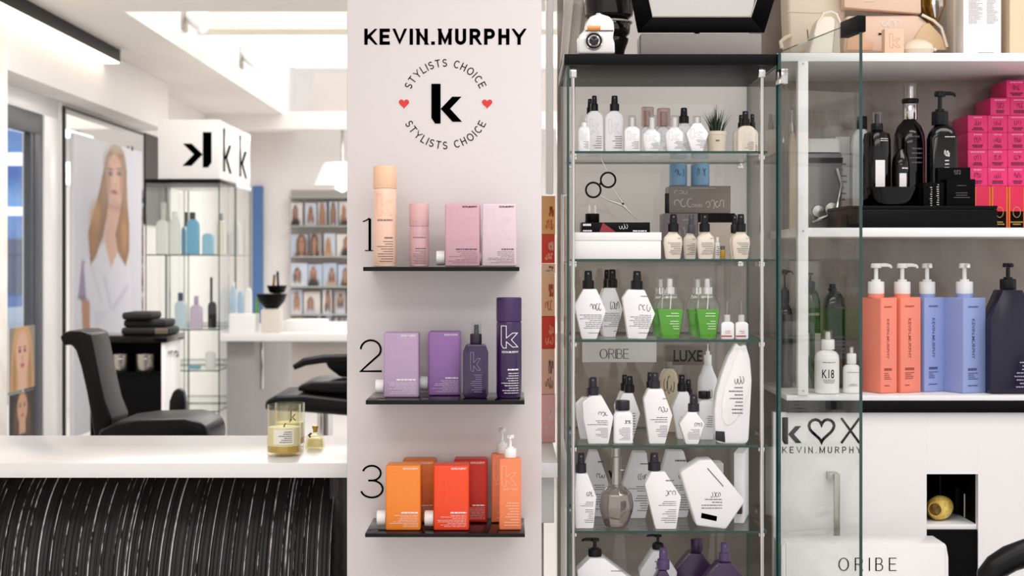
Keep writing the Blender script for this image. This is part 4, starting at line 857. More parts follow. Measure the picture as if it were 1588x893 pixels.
for i in range(14):
    for j in range(9):
        u, v = i/13, j/8; vs.append((-.028+.062*u*(1-.25*v)+.012*(1-v), .01*math.sin(u*17)+.012*math.sin(v*6), .16*(1-v)))
fs = [(i*9+j, i*9+j+1, (i+1)*9+j+1, (i+1)*9+j) for i in range(13) for j in range(8)]
mb.add(vs, fs); o_ = part('cloth', mb, mat('white_gauze', 'EDE7E0', .8), t); sm = o_.modifiers.new('thick', 'SOLIDIFY'); sm.thickness = .0015

# ------------------------------------------------------------------ wall unit on the right
WY = 3.42; XR = 1.62
sA, sB, sC = Zp(82, WY), Zp(353, WY), Zp(613, WY)
su = thing('wall_unit', 'white wall shelving unit with upright post behind the glass door', 'shelving', (1.1, 3.6, 0))
def sp(name, x0, x1, y0, y1, z0, z1, m, bev=.001): return part(name, B(x0-1.1, x1-1.1, y0-3.6, y1-3.6, z0, z1), m, su, bev)
sp('shelf_board', Xp(1206, WY), XR, WY, 3.7995, Zp(95, WY), sA, M_white)
sp('shelf_board', Xp(1238, WY)+.001, XR, WY+.002, 3.7995, Zp(367, WY), sB, M_white)
sp('shelf_board', .628, XR, WY, 3.7995, Zp(621, WY), sC, M_white)
po = sp('upright_post', Xp(1237, WY), Xp(1253, WY), WY-.004, WY+.02, sC+.0005, Zp(95, WY)-.0005, M_white)
for py in (88, 358, 606): part('screw', MB().tube([((1245-1245)*.001, 0, 0), (0, -.001, 0)], .0025, 10), M_steel, po, loc=(Xp(1245, WY)-1.1, WY-.0042-3.6, Zp(py if py > 95 else 99, WY)))
sp('fascia', .628, XR, WY+.002, WY+.03, Zp(640, WY), Zp(621, WY)-.0005, M_black)
# ---- things on the upper shelf
z = sA+.0004
M_bei = mat('beige_leather', 'E7D9C4', .5, noise=.04, scale=50); M_pk = mat('blush_leather', 'EBCBB5', .5, noise=.03, scale=50); M_tan = mat('tan_leather', 'DDBB93', .5)
def lp(pl, xc, Y, zb): return [((a-xc)*Y/FPX, Zp(b, Y)-zb) for a, b in pl]
Y = 3.60; t = thing('tote_bag', 'tall beige tote bag at the left end of the upper shelf', 'bag', (Xp(1262, Y), Y+.05, z))
part('body', MB().prism(lp([(1225, 82), (1306, 82), (1312, 22), (1309, -60), (1220, -60), (1222, 20)], 1262, Y, z+.003), -.05, .05), M_bei, t, .008, seg=3)
part('handle', MB().tube([(p[0], -.056, p[1]+.004) for p in lp([(1212, 78), (1210, 68), (1217, 62), (1226, 58)], 1262, Y, z)], .005, 8), M_bei, t)
part('flap_seam', MB().tube([(p[0], -.051, p[1]) for p in lp([(1221, 18), (1265, 20), (1308, 18)], 1262, Y, z)], .0012, 6), M_bei, t)
part('slit', MB().tube([(p[0], -.0505, p[1]) for p in lp([(1252, 46), (1253.5, 62)], 1262, Y, z)], .001, 6), M_cap, t)
Y = 3.47; t = thing('bucket_bag', 'small cream bucket bag with strap in front of the tote', 'bag', (Xp(1279, Y), Y+.035, z))
part('body', MB().prism(lp([(1254, 82), (1304, 82), (1302, 45), (1296, 27), (1290, 22), (1275, 22), (1268, 32), (1262, 50)], 1279, Y, z+.003), -.034, .034), mat('cream_leather', 'EFE6D6', .45), t, .007, seg=3)
part('strap', MB().tube([(p[0], -.036, p[1]) for p in lp([(1263, 55), (1268, 35), (1277, 21), (1288, 18), (1297, 22), (1303, 36)], 1279, Y, z)], .003, 8), mat('cream_leather', 'EFE6D6', .45), t)
part('side_gusset', MB().prism(lp([(1291, 81), (1303, 81), (1301, 42), (1296, 30)], 1279, Y, z), -.0358, -.0345), mat('grey_gusset', 'C4BBB0', .5), t, .0004)
Y = 3.56; t = thing('handbag', 'blush pink handbag with tan sides on the upper shelf', 'bag', (Xp(1385, Y), Y+.05, z))
part('body', MB().prism(lp([(1308, 80), (1440, 80), (1452, 60), (1440, 34), (1424, 22), (1312, 23)], 1385, Y, z+.002), -.05, .05), M_pk, t, .008, seg=3)
part('tan_side', MB().prism(lp([(1410, 77), (1420, 55), (1432, 38), (1440, 36), (1458, 55), (1466, 68), (1468, 78)], 1385, Y, z), -.0555, -.0515), M_tan, t, .001)
part('handle', MB().tube([(p[0], -.06, p[1]) for p in lp([(1428, 24), (1446, 33), (1458, 44), (1463, 60), (1467, 74)], 1385, Y, z)], .0035, 8), mat('cream_leather', 'EFE6D6', .45), t)
part('front_flap', MB().prism(lp([(1312, 78), (1352, 78), (1355, 68), (1340, 60), (1340, 30), (1318, 28)], 1385, Y, z), -.0545, -.0515), mat('peach_leather', 'E5B594', .5), t, .001)
part('clasp', MB().prism(lp([(1362, 54), (1371, 54), (1371, 51.5), (1362, 51.5)], 1385, Y, z), -.053, -.0515), M_black, t)
p = MB(); q = lp([(1368, 43), (1397, 30)], 1385, Y, z); scribble(p, q[0][0], q[1][0], q[0][1], q[1][1], -.0512, .0022, 4); part('script_logo', p, M_inkw, t, smooth=False)
Y = 3.55; t = thing('blush_carton', 'long blush box lying on top of the pink handbag', 'box', (Xp(1369, Y), Y+.05, Zp(20.5, Y)))
part('body', MB().prism(lp([(1310, 11), (1430, 20.5), (1428, -60), (1308, -60)], 1369, Y, Zp(20.5, Y)), -.045, -.002), M_pk, t, .004)
part('slot', MB().prism(lp([(1342, 3), (1357, 2.4), (1357, 1.4), (1342, 2)], 1369, Y, Zp(20.5, Y)), -.0458, -.0452), M_tan, t)
carton('small_carton', 'small peach carton with thin k in front of the handbag', 3.455, z, 1372, 1402, 44.5, .03, mat('peach_card', 'E9C3A8', .5), [('k', -.25, .3, .25, .8)], mat('peach_card_ink', 'C79E86', .5))
Y = 3.46; t = thing('cream_egg', 'cream egg-shaped case lying right of the small peach carton', 'case', (Xp(1428, Y), Y+.028, z))
eg = MB().loft([(0, .018, .012, 2), (.003, .031, .02, 2.2), (.016, .0385, .028, 2.2), (.029, .033, .024, 2.2), (.038, .018, .014, 2), (.041, .004, .004, 2)], 24); part('shell', eg, M_bei, t)
part('pearl_clasp', MB().lathe([(.0, .012), (.005, .016), (.0, .021)], 12, (.041, 0)), mat('pearl', 'F4EFE6', .15), t)
Y = 3.54; t = thing('gold_vase', 'gold vase with silver inset standing right of the handbag', 'vase', (Xp(1452, 3.70), 3.74, z))
part('foot', MB().lathe([(.02, 0), (.022, .003), (.006, .01), (.005, Zp(36, 3.7)-z)], 20), M_gold, t)
part('bowl', MB().lathe([(.006, Zp(36, 3.7)-z+.0003), (.018, Zp(30, 3.7)-z), (.033, Zp(5, 3.7)-z), (.034, Zp(-30, 3.7)-z), (0, Zp(-30, 3.7)-z)], 28), M_gold, t)
part('silver_inset', MB().prism(lp([(1446, 6), (1450, 27), (1456, 28), (1463, 10), (1462, -20), (1446, -20)], 1452, 3.70, z), -.0365, -.0345), M_chrome, t, .0006)
carton('leaflet_box', 'tall white carton with columns of small print on the upper shelf', 3.47, z, 1494, 1552.5, -30, .05, M_white, [('l', -.36, .05, .42, .95, 30, 'l'), ('l', .12, .44, .42, .95, 30, 'l'), ('l', -.2, .3, .03, .05, 1)], M_inkg, seed=5)
carton('cream_carton', 'cream carton just left behind the tall white printed carton', 3.56, z, 1479, 1505, -30, .06, mat('cream_card', 'EDE3D5', .5))
carton('beige_carton', 'beige carton at the right end of the upper shelf', 3.47, z, 1566, 1630, -30, .08, mat('beige_card', 'E3CDAE', .5))
# ---- middle shelf
z = sB+.0004; Y = 3.44; s = Y/FPX
t = thing('black_tray', 'low black tray carrying the black bottles on the middle shelf', 'tray', (Xp(1430, Y), Y+.105, z))
hw = 117*s; H = Zp(319, Y)-z
part('base', B(-hw, hw, -.105, .105, 0, H-.008), M_black, t, .002)
for a in ((-hw, hw, -.105, -.101), (-hw, hw, .101, .105), (-hw, -hw+.004, -.1005, .1005), (hw-.004, hw, -.1005, .1005)): part('rim', B(*a, H-.0075, H), M_black, t, .0008)
zt = z+H-.008+.0004
M_bb = mat('black_bottle', '050506', .1, spec=.5)
Y = 3.47; s = Y/FPX
t = thing('black_bowl', 'shallow black bowl on the tray in front of two black bottles', 'bowl', (Xp(1384, Y), Y+.007, zt))
H = Zp(290, Y)-zt; r = 42*s
part('bowl', MB().lathe([(r*.6, 0), (r*.7, .002), (r, H), (r*.96, H), (r*.66, .006), (0, .006)], 36, fy=.42), M_blackg, t)
zo = zt
bottle('spray_bottle', 'black round-shouldered spray bottle with white strip label behind the bowl', 'bottle', 3.508, zo, 1343.5, 1386.5, 201, [(.92, 0), (1, .02), (1, .88), (.9, .96), (.42, 1), (0, 1)], M_bb, [('cyl', 1356, 1374.5, 190, 200.8, M_cap), ('sleeve', 1358, 1372.5, 171.5, 189.8, M_clear, 1, M_cap)], .065, pr=[('q', -.17, .17, .22, .62), ('l', -.2, .3, .85, .9, 2)], ink=M_inkw)
bottle('dropper_bottle', 'small black dropper bottle behind the bowl with white oval label', 'bottle', 3.51, zo, 1386.5, 1414, 231, RND, M_bb, [('cyl', 1394, 1402, 213, 230.8, M_cap)], .042, pr=[('q', -.2, .2, .3, .6), ('l', -.3, .3, .65, .72, 1)], ink=M_inkw)
bottle('round_bottle', 'large black round bottle with silver collar at the back of the tray', 'bottle', 3.572, zt, 1392, 1441, 184, [(.94, 0), (1, .01), (1, .72), (.94, .84), (.75, .93), (.42, .99), (.4, 1), (0, 1)], M_bb, [('cyl', 1406.5, 1429, 158, 183.8, M_chrome), ('cyl', 1405, 1431, 151, 157.8, M_cap), ('sleeve', 1408, 1429, 127, 150.8, M_clear, 1, M_chrome)], .074, pr=[('l', -.25, .3, .78, .83, 1, 'c'), ('l', -.3, .3, .5, .7, 4)], ink=M_inkg)
bottle('pump_bottle', 'black pump bottle with white symbols on the tray', 'bottle', 3.535, zt, 1444, 1487, 193, 'rect', M_bb, [('pump', 1449.5, 1475, 140, 192.8, M_cap, 1)], .05, pr=[('l', -.22, .36, .84, .87, 1), ('l', -.05, .2, .35, .6, 6, 'c'), ('s', -.02, .16, .62, .7, 1.)], ink=M_inkw)
carton('black_carton', 'black carton with white print at the front of the tray', 3.455, zt, 1468, 1512.5, 278, .05, M_blackm, [('l', -.3, .35, .75, .82, 1, 'c'), ('l', -.25, .3, .35, .58, 3, 'c'), ('l', -.35, .35, .03, .08, 1, 'c')], M_inkg, seed=4)
carton('black_carton', 'black carton standing behind the printed black carton', 3.512, zt, 1454, 1505, 260, .022, M_blackm, [('s', .0, .2, .84, .94, 1.)], M_inkg, seed=5)
carton('black_carton', 'narrow black carton with vertical print left of the printed carton', 3.46, zt, 1432, 1464, 283, .04, M_blackm, [('l', -.2, -.08, .1, .85, 9), ('l', .12, .25, .05, .95, 11)], M_inkw, seed=6)
# pink cartons
M_pink = mat('pink_carton', 'F2307C', .35, noise=.04, scale=30); M_pinkr = mat('crimson_carton', 'E02050', .35); M_pinkd = mat('dark_print', '6A0F2E', .5)
Yp = 3.66; s = Yp/FPX; dep = .125
rows = [(288, 350, 3), (259.5, 286.5, 4), (232, 258.5, 4), (205, 231, 4), (178.5, 204, 4), (151.5, 177.5, 3), (124, 150.5, 2)]
xs = [1501, 1533, 1563.5, 1594, 1625]
z = sB+.0004; ordn = ['bottom', 'second', 'third', 'fourth', 'fifth', 'sixth', 'top']
coln = ['leftmost', 'second', 'third', 'fourth']
for ri, (yt, yb, n) in enumerate(rows):
    zt2 = Zp(yt, Yp); off = {0: 1511, 5: 1536, 6: 1561}.get(ri, xs[0])
    for ci in range(4 if ri else 3):
        a = (off+ci*(26.5 if ri == 0 else 31)); b = a+(25.5 if ri == 0 else 30.4)
        if a > 1600: continue
        if ri == 0: lab = 'upright crimson carton in the bottom row of pink cartons, %s from the left' % ['first', 'second', 'third'][ci]
        else: lab = 'pink carton in the %s row from the shelf, %s of its row' % (ordn[ri] if ri < 6 else 'top', coln[ci])
        t = thing('pink_carton', lab, 'box', (Xp((a+b)/2, Yp), Yp+dep/2, z), group='pink cartons stacked on the middle shelf')
        hw = (b-a)/2*s; H = zt2-z-.0004
        part('body', B(-hw, hw, -dep/2, dep/2, 0, H), M_pink if ri else M_pinkr, t, .0008)
        p = MB(); yy = -dep/2-.0005
        if ri:
            lines(p, -hw*.7, hw*.7, H*.1, H*.3, 2, yy, ri*9+ci, 'c', None, .8); scribble(p, -hw*.35, hw*.35, H*.4, H*.72, yy, .0012, ri*5+ci)
            part('label_print', p, M_pinkd, t, smooth=False)
            p = MB(); lines(p, -hw*.75, hw*.75, H*.82, H*.93, 1, yy, ri+ci, 'c', None, .6); part('top_print', p, mat('pale_pink_ink', 'F7A8C4', .5), t, smooth=False)
        else:
            p.quad(-hw*.96, hw*.96, H*.02, H*.42, yy+.0002); part('dark_panel', p, M_blackm, t, smooth=False)
            p = MB(); lines(p, -hw*.8, hw*.8, H*.1, H*.2, 2, yy, ci, 'c', None, .5); p.ribbon([(hw*.45*math.cos(q*.45), H*.4+H*.12*math.sin(q*.45)) for q in range(14)], .0012, yy, True); part('gold_print', p, mat('gold_print', 'C9A04A', .4), t, smooth=False)
            p = MB(); p.quad(-hw*.99, -hw*.8, H*.05, H*.98, yy); p.quad(hw*.8, hw*.99, H*.05, H*.98, yy); part('orange_edge', p, mat('orange_print', 'E8742A', .4), t, smooth=False)
    z = zt2
z = sB+.0004
# things behind the post, seen through the glass door
bottle('white_bottle', 'white bottle with black cap just left of the black spray bottle', 'bottle', 3.70, z, 1322, 1352, 200, 'rect', M_wbottle, [('cyl', 1331, 1347, 180, 199.8, M_cap)], .03)
Y = 3.66; s = Y/FPX
t = thing('steam_device', 'grey and white appliance with hoses seen through the glass door', 'appliance', (Xp(1279, Y), Y+.06, z))
part('body', B(-.045, .045, -.05, .05, 0, Zp(236, Y)-z), mat('device_grey', '807C7C', .25), t, .006)
part('head', MB().loft([(Zp(235.5, Y)-z, .046, .05), (Zp(220, Y)-z, .046, .05), (Zp(214, Y)-z, .04, .044)], 24, 6), M_whitep, t)
part('dark_strip', B(-.046, .046, -.0522, -.0503, Zp(252, Y)-z, Zp(244, Y)-z), M_cap, t)
for cx, cz, r in ((-.015, .045, .016), (.018, .05, .018)): 
    k = MB().lathe([(r, .0505), (r*.9, .058), (0, .06)], 20); k.v = [(x+cx, -z_, y+cz) for x, y, z_ in k.v]; part('dial', k, M_steel, t)
part('hose', MB().tube([(-.03, -.056, .02), (0, -.062, .03), (.03, -.06, .05), (.042, -.056, .11), (.03, -.056, .15)], .004, 8), M_chrome, t)
part('valve', B(.008, .036, -.058, -.0505, .005, .02), M_black, t, .001)
bottle('beige_pump', 'beige pump bottle behind the post, seen through two panes', 'bottle', 3.66, z, 1224, 1236, 205, 'rect', mat('beige_bottle', 'CDBBA3', .4), [('pump', 1225, 1233, 168, 204.8, M_steel, 0)], .02)
carton('information_card', 'white information card leaning right of the grey appliance', 3.782, z, 1296, 1318, 212, .006, M_white, [('l', -.3, .3, .3, .8, 8, 'l')], M_inkg, seed=3, cat='card')
# ---- lower shelf
z = sC+.0004; G = 'tall pump bottles on the lower shelf'
M_cor = mat('coral_bottle', 'F28A74', .38); M_blu = mat('periwinkle_bottle', '93A2D6', .38)
def salon_pump(lab, Y, x0, xe, x1, yt, ybase, col, cp, d, ink, seed):
    """square bottle turned so that a left and a right face show; xe = the near vertical edge"""
    s = Y/FPX; xc = (x0+x1)/2
    a, b = (xe-x0)*s, (x1-xe)*s
    th = math.radians(24); Wd = b/math.cos(th); Dp = min(.075, max(.02, a/math.sin(th)))*1.0
    t = thing('salon_pump_bottle', lab, 'bottle', (Xp(xe, Y), Y, z), group=G)
    H = Zp(yt, Y)-z
    pts = [(0, 0), (Wd*math.cos(th), Wd*math.sin(th)), (Wd*math.cos(th)-Dp*math.sin(th), Wd*math.sin(th)+Dp*math.cos(th)), (-Dp*math.sin(th), Dp*math.cos(th))]
    mb = MB(); mb.add([(x, y, 0) for x, y in pts]+[(x, y, H) for x, y in pts], [(3,2,1,0),(4,5,6,7),(0,1,5,4),(1,2,6,5),(2,3,7,6),(3,0,4,7)])
    part('body', mb, col, t, .003, seg=3)
    cx = sum(p[0] for p in pts)/4; cy = sum(p[1] for p in pts)/4
    zc0, zc1 = Zp(cp[3], Y)-z, Zp(cp[2], Y)-z; r = (cp[1]-cp[0])/2*s
    cxx = ((cp[0]+cp[1])/2-xe)*s*(1+cy/Y)
    part('neck', MB().lathe([(r*.98, H), (r*.98, zc0-.0002)], 24, (cxx, cy)), col, t)
    capkit(t, 'pump', cxx, 2*r, zc0, zc1, M_whitep, cy, d)
    p = MB(); R = Matrix.Rotation(th, 4, 'Z')
    lines(p, Wd*.2, Wd*.62, H*.06, H*.1, 1, -.0006, seed, 'l'); lines(p, Wd*.2, Wd*.66, H*.14, H*.22, 4, -.0006, seed+1, 'l', None, .5); lines(p, Wd*.2, Wd*.66, H*.235, H*.265, 1, -.0006, seed+2, 'l', None, .9)
    p.v = [tuple(R @ Vector(v)) for v in p.v]; part('label_print', p, ink, t, smooth=False)
    p = MB(); textfit(p, 'KEVIN.MURPHY', Wd*.2, Wd*.66, H*.895, H*.915, -.0006, .02)
    p.v = [tuple(R @ Vector(v)) for v in p.v]; part('brand_lettering', p, ink, t, smooth=False); p = MB()
    q = MB(); textfit(q, 'KEVIN.MURPHY', 0, H*.42, 0, Wd*.14, 0, .01); p.add([(Wd*.36+zz_, -.0006, H*.78-xx_) for xx_, _, zz_ in q.v], [tuple(f) for f in q.f])
    p.v = [tuple(R @ Vector(v)) for v in p.v]; part('vertical_lettering', p, ink, t, smooth=False)
    return t
ic = mat('coral_ink', 'A04C42', .5); ib = mat('blue_grey_ink', '4A5480', .5)
salon_pump('coral pump bottle nearest the edge of the glass door', 3.46, 1334, 1366, 1395, 462, 613, M_cor, (1353, 1378.5, 408, 456), 1, ic, 101)
salon_pump('coral pump bottle second from the glass door', 3.475, 1383, 1397, 1433, 461, 610, M_cor, (1392.5, 1418, 408, 456), 1, ic, 102)
salon_pump('blue pump bottle set back between coral and blue bottles', 3.50, 1422, 1434, 1470, 461, 607, M_blu, (1431, 1456, 408, 456), 0, ib, 103)
salon_pump('blue pump bottle in front, left of the navy bottle', 3.46, 1468, 1494, 1535, 462, 613, M_blu, (1492, 1518.5, 408, 456), 0, ib, 104)
t = bottle('salon_pump_bottle', 'dark navy pump bottle with sloping shoulders at the right edge', 'bottle', 3.45, z, 1536, 1606, 450, [(-.47, 0), (.47, 0), (.5, .02), (.5, .72), (.22, 1), (-.22, 1), (-.5, .72), (-.5, .02)], mat('navy_bottle', '14122A', .25), [('pump', 1558.5, 1583.5, 408, 449.5, M_cap, 0)], .07, group=G, pr=[('l', .0, .4, .05, .32, 8), ], ink=mat('lilac_ink', 'B9A6C6', .5), bev=.004)
M_dgr = glassmat('dark_green_glass', (.25, .4, .24), .08, .6, 3.)
bottle('green_pump', 'dark green bottle with grey-banded label behind the post', 'bottle', 3.60, z, 1244, 1275, 447, [(.94, 0), (1, .02), (1, .86), (.8, .94), (.4, 1), (0, 1)], mat('dark_green', '24401F', .15, coat=.4), [('pump', 1252, 1267, 438-15, 446.8, M_cap, -1)], .045, pr=[('q', -.42, .42, .32, .55), ('l', -.4, .4, .7, .78, 1, 'c')], ink=mat('grey_label', 'A8A49A', .5), seed=2)
bottle('dark_pump', 'near-black bottle with black spray head behind the pale white pump', 'bottle', 3.60, z, 1281, 1313, 452, 'rect', mat('black_green', '141A14', .12, coat=.4), [('spray', 1287, 1301, 442, 451.8, M_cap), ('cyl', 1289, 1300, 441, 441.9, M_cap)], .045, pr=[('l', -.4, .4, .8, .86, 1), ('l', -.3, .4, .35, .55, 5)], ink=M_inkg, seed=3)
carton('dark_carton', 'dark green carton behind the post near the back wall', 3.66, z, 1238, 1272, 556, .04, mat('dark_green_card', '1B241C', .4), [('l', -.3, .4, .5, .7, 3)], M_inkg, seed=8)
bottle('hooked_pump', 'black pump bottle at the left end of the lower shelf', 'bottle', 3.62, z, 1208, 1230, 470, 'rect', M_bb, [('pump', 1212, 1226, 418, 469.8, M_cap, 1)], .04)
def k18(lab, Y, x0, x1, yt, cx0, cx1, ct_, big, seed):
    t = bottle('white_pump', lab, 'bottle', Y, z, x0, x1, yt, [(.92, 0), (1, .015), (1, .78), (.95, .88), (.75, .95), (.42, .99), (.4, 1), (0, 1)], M_whitep, [('cyl', cx0, cx1, yt-16, yt-.2, M_whitep), ('sleeve', cx0+3, cx1-3, ct_, yt-16.2, M_frost)], .04,
               pr=([('t', -.28, .2, .36, .56, 'K18', .004)] if big else [])+[('l', -.42, .42, .7, .74, 1, 'c'), ('l', -.3, .3, .24, .34, 3, 'c')], ink=M_ink, seed=seed)
k18('white pump bottle with black lettering on the lower shelf behind glass', 3.45, 1266, 1304, 543, 1276, 1297, 513, True, 5)
k18('smaller white pump bottle right of the lettered one', 3.46, 1310, 1337, 565, 1316, 1331, 538, False, 6)

# ------------------------------------------------------------------ white base cabinet with niche
BY = 3.435; zt = Zp(640, WY)-.0006
bc = thing('base_cabinet', 'white base cabinet with steel handle and dark open niche', 'cabinet', (1.1, 3.6, 0))
def bp(name, x0, x1, y0, y1, z0, z1, m, bev=.001, par=None): return part(name, B(x0-1.1, x1-1.1, y0-3.6, y1-3.6, z0, z1), m, par or bc, bev)
nx0, nx1, nz = Xp(1437, BY), Xp(1517, BY), Zp(735, BY)
dL = bp('door', .6, nx0, BY, BY+.02, 0, zt, M_white, 0)
bp('front_panel', nx0+.0001, nx1-.0001, BY, BY+.02, nz, zt, M_white, 0)
bp('front_panel', nx1, XR, BY, BY+.02, 0, zt, M_white, 0)
bp('niche_back', nx0, nx1, 3.74, 3.76, 0, nz, M_blackm)
bp('niche_side', nx0-.012, nx0-.0003, BY+.021, 3.7395, 0, nz, M_blackm); bp('niche_side', nx1+.0003, nx1+.012, BY+.021, 3.7395, 0, nz, M_blackm)
bp('niche_ceiling', nx0, nx1, BY+.021, 3.7395, nz+.0003, nz+.012, M_blackm)
zs = Zp(814, BY)
bp('niche_shelf', nx0+.0005, nx1-.0005, BY+.01, 3.7395, zs-.012, zs, M_white)
bp('niche_plinth', nx0+.0005, nx1-.0005, BY+.004, 3.7, 0, zs-.0125, M_blackm)
hd = bp('handle', Xp(1294, 3.39), Xp(1303, 3.39), 3.39, 3.402, Zp(845, 3.39), Zp(735, 3.39), M_steel, .0015, dL)
part('standoff', B(Xp(1286, 3.4)-1.1, Xp(1303, 3.39)-1.1, 3.4025-3.6, BY-3.6-.0003, Zp(746, 3.39), Zp(735, 3.39)), M_steel, dL, .001)
yy = BY-.0006-3.6
def bx_(px): return Xp(px, BY)-1.1
def bz_(py): return Zp(py, BY)
m1 = MB(); [m1.prism(pl, yy-.0003, yy) for pl in klogo_pts(bx_(1213), bz_(688.5), bx_(1243)-bx_(1213), bz_(647)-bz_(688.5))]
part('logo_letter', m1, M_ink, dL, smooth=False)
m1 = MB(); m1.ribbon([(bx_(1274)+(1.0)*(x-0), z_) for x, z_ in heart_pts(0, bz_(668), bx_(1293)-bx_(1254))], .0065, yy, True); part('heart_outline', m1, M_ink, dL, smooth=False)
m1 = MB(); m1.ribbon([(bx_(1304.5), bz_(648)), (bx_(1333), bz_(687))], .0055, yy); m1.ribbon([(bx_(1333), bz_(648)), (bx_(1304.5), bz_(687))], .0055, yy-.0001); part('logo_letter', m1, M_ink, dL, smooth=False)
m1 = MB(); strokefit(m1, 'KEVIN.MURPHY', bx_(1213), bx_(1335.5), bz_(702.5), bz_(692.5), .0019, yy); part('brand_lettering', m1, M_ink, dL, smooth=False)
# niche contents
Y = BY+.03; s = Y/FPX
t = thing('yellow_vase', 'speckled yellow vase lying on its side in the dark niche', 'vase', (Xp(1466, Y), Y+.04, zs+.0004))
v = MB().lathe([(.014, 0), (.024, .008), (.0285, .03), (.0265, .052), (.017, .066), (.0145, .066), (.022, .05), (.022, .02), (0, .012)], 28)
R = Matrix.Translation((0, 0, .0287)) @ Matrix.Rotation(math.radians(-35), 4, 'Z') @ Matrix.Rotation(math.radians(90), 4, 'X') @ Matrix.Translation((0, 0, -.03)); v.v = [tuple(R @ Vector(q)) for q in v.v]
part('body', v, rampmat('yellow_speckle', 'D9B24A', 'F0D27A', 90, .35), t)
carton('grey_card', 'pale grey card leaning in the niche beside the yellow vase', BY+.10, zs+.0004, 1495, 1516, 766, .004, mat('pale_card', 'C9C3C2', .5), rz=0, cat='card')
carton('black_stand', 'slim black upright behind the yellow vase in the niche', BY+.14, zs+.0004, 1482, 1492, 756, .02, M_black, cat='stand')
# display box with lettering in front of the base cabinet
Y = 3.22; s = Y/FPX; zt = Zp(843, Y)
t = thing('display_plinth', 'white display plinth lettered in front of the base cabinet', 'plinth', (Xp(1340, Y), Y+.05, 0))
def pl_(px): return (px-1340)*s
part('body', B(pl_(1219), pl_(1466), -.05, .045, 0, zt), M_white, t, .0015)
part('sloped_end', MB().prism([(pl_(1219)-.0003, .2), (pl_(1219)-.0003, zt), (pl_(1212), zt-.004), (pl_(1209), .2)], -.049, .044), M_white, t, .001)
part('curved_end', MB().prism([(pl_(1466)+.0003, .2), (pl_(1466)+.0003, zt-.001), (pl_(1468), zt-.006), (pl_(1471), zt-.03), (pl_(1473), .2)], -.049, .044), M_white, t, .001)
p = MB(); strokefit(p, 'ORIBE', pl_(1300), pl_(1390), Zp(885, Y), Zp(864.5, Y), .0017, -.0508, .11); part('lettering', p, M_ink, t, smooth=False)
# salon chair arm at the lower right
t = thing('salon_chair', 'black salon chair whose curved armrest enters at the lower right corner', 'chair', (1.12, 2.55, 0))
Y = 2.55; s = Y/FPX
ar = [(1524, 899), (1530, 884), (1545, 868), (1566, 855), (1592, 846), (1640, 842), (1690, 850)]
part('armrest', MB().tube([(Xp(a, Y)-1.12, 0, Zp(b, Y)-.012) for a, b in ar], [.010, .019, .022, .023, .024, .024, .02], 14), M_leather, t)
part('arm_post', MB().tube([(-.02, 0, .46), (-.02, 0, Zp(850, Y)-.03)], .014, 10), M_chrome, t)
part('seat', MB().loft([(.40, .25, .24), (.42, .27, .26), (.46, .27, .26), (.49, .24, .23)], 28, 5), M_leather, t, loc=(.22, -.26, 0))
part('backrest', MB().loft([(.50, .03, .24), (.55, .04, .25), (.85, .045, .25), (.92, .03, .23)], 28, 5), M_leather, t, loc=(.50, -.26, 0))
part('column', MB().lathe([(.24, 0), (.24, .02), (.035, .03), (.03, .40)], 28, (.22, -.26)), M_chrome, t)
# ------------------------------------------------------------------ salon behind the counter
# LED bar along the soffit
t = thing('led_bar_lamp', 'black linear LED bar lamp on the ceiling above the window', 'lamp', (-2.27, 6.6, 2.5))
part('housing', B(-.045, .045, -2.2, 1.9, -.07, -.0005), M_black, t, .002)
part('diffuser', B(-.04, .04, -2.195, 1.895, -.078, -.0705), mat('led_glow', 'FFF3DC', .5, emit=2.6), t)
def spot(lab, Y, zz):
    t = thing('wall_spotlight', lab, 'spotlight', (-1.8645, Y, zz), group='spotlights in the ceiling recess')
    part('backplate', B(0, .012, -.06, .06, -.09, .06), M_steel, t, .003)
    part('lamp_head', MB().tube([(.0125, 0, 0), (.06, 0, -.02), (.13, -.02, -.05)], [.025, .05, .065], 16), M_whitep, t)
spot('white spotlight on the recess wall, nearer one', 8.5, 2.70); spot('white spotlight on the recess wall, farther one', 10.3, 2.72)
# mirror with poster
t = thing('wall_mirror', 'tall frameless mirror with dark edge beside the window', 'mirror', (-2.4995, 9.2, .05))
part('mirror_glass', B(0, .008, -.86, .92, 0, 2.1), M_mirror, t)
part('edge_strip', B(0, .014, -.885, -.8605, 0, 2.1), M_cap, t); part('top_strip', B(0, .012, -.885, .92, 2.1005, 2.115), M_cap, t)
PX, PY0, PY1, PZ0, PZ1 = -2.48, 8.47, 10.02, .3, 2.03
t = thing('wall_poster', 'large poster of a long-haired blonde woman in a white jacket', 'poster', (PX, PY0, PZ0))
part('board', B(-.011, -.001, 0, PY1-PY0, 0, PZ1-PZ0), M_white, t)
part('clip', B(-.0005, .004, 1.28, 1.31, PZ1-PZ0-.01, PZ1-PZ0+.02), M_cap, t)
def pu(u, v):
    px, py = 90+u/2.706, 190+v/2.706; Y = -PX*FPX/(VPX-px); return ((Y-PY0)/(PY1-PY0), (Zp(py, Y)-PZ0)/(PZ1-PZ0))
def pu_l(l): return [pu(*q) for q in l]
P = Paint(150, 210, 'D3D2DC')
P.poly(pu_l([(100, 575), (122, 590), (130, 745), (84, 735)]), '8C7FA0', 3)
P.poly(pu_l([(97, 740), (132, 745), (135, 880), (104, 885)]), 'B27C5E', 2)
P.poly(pu_l([(84, 725), (135, 735), (140, 752), (120, 748), (84, 742)]), '4E4658', 2, .8)
P.poly(pu_l([(190, 462), (135, 540), (108, 600), (118, 735), (140, 760), (135, 885), (310, 900), (306, 620), (290, 560), (262, 510), (220, 605)]), 'DAD9E4', 3)
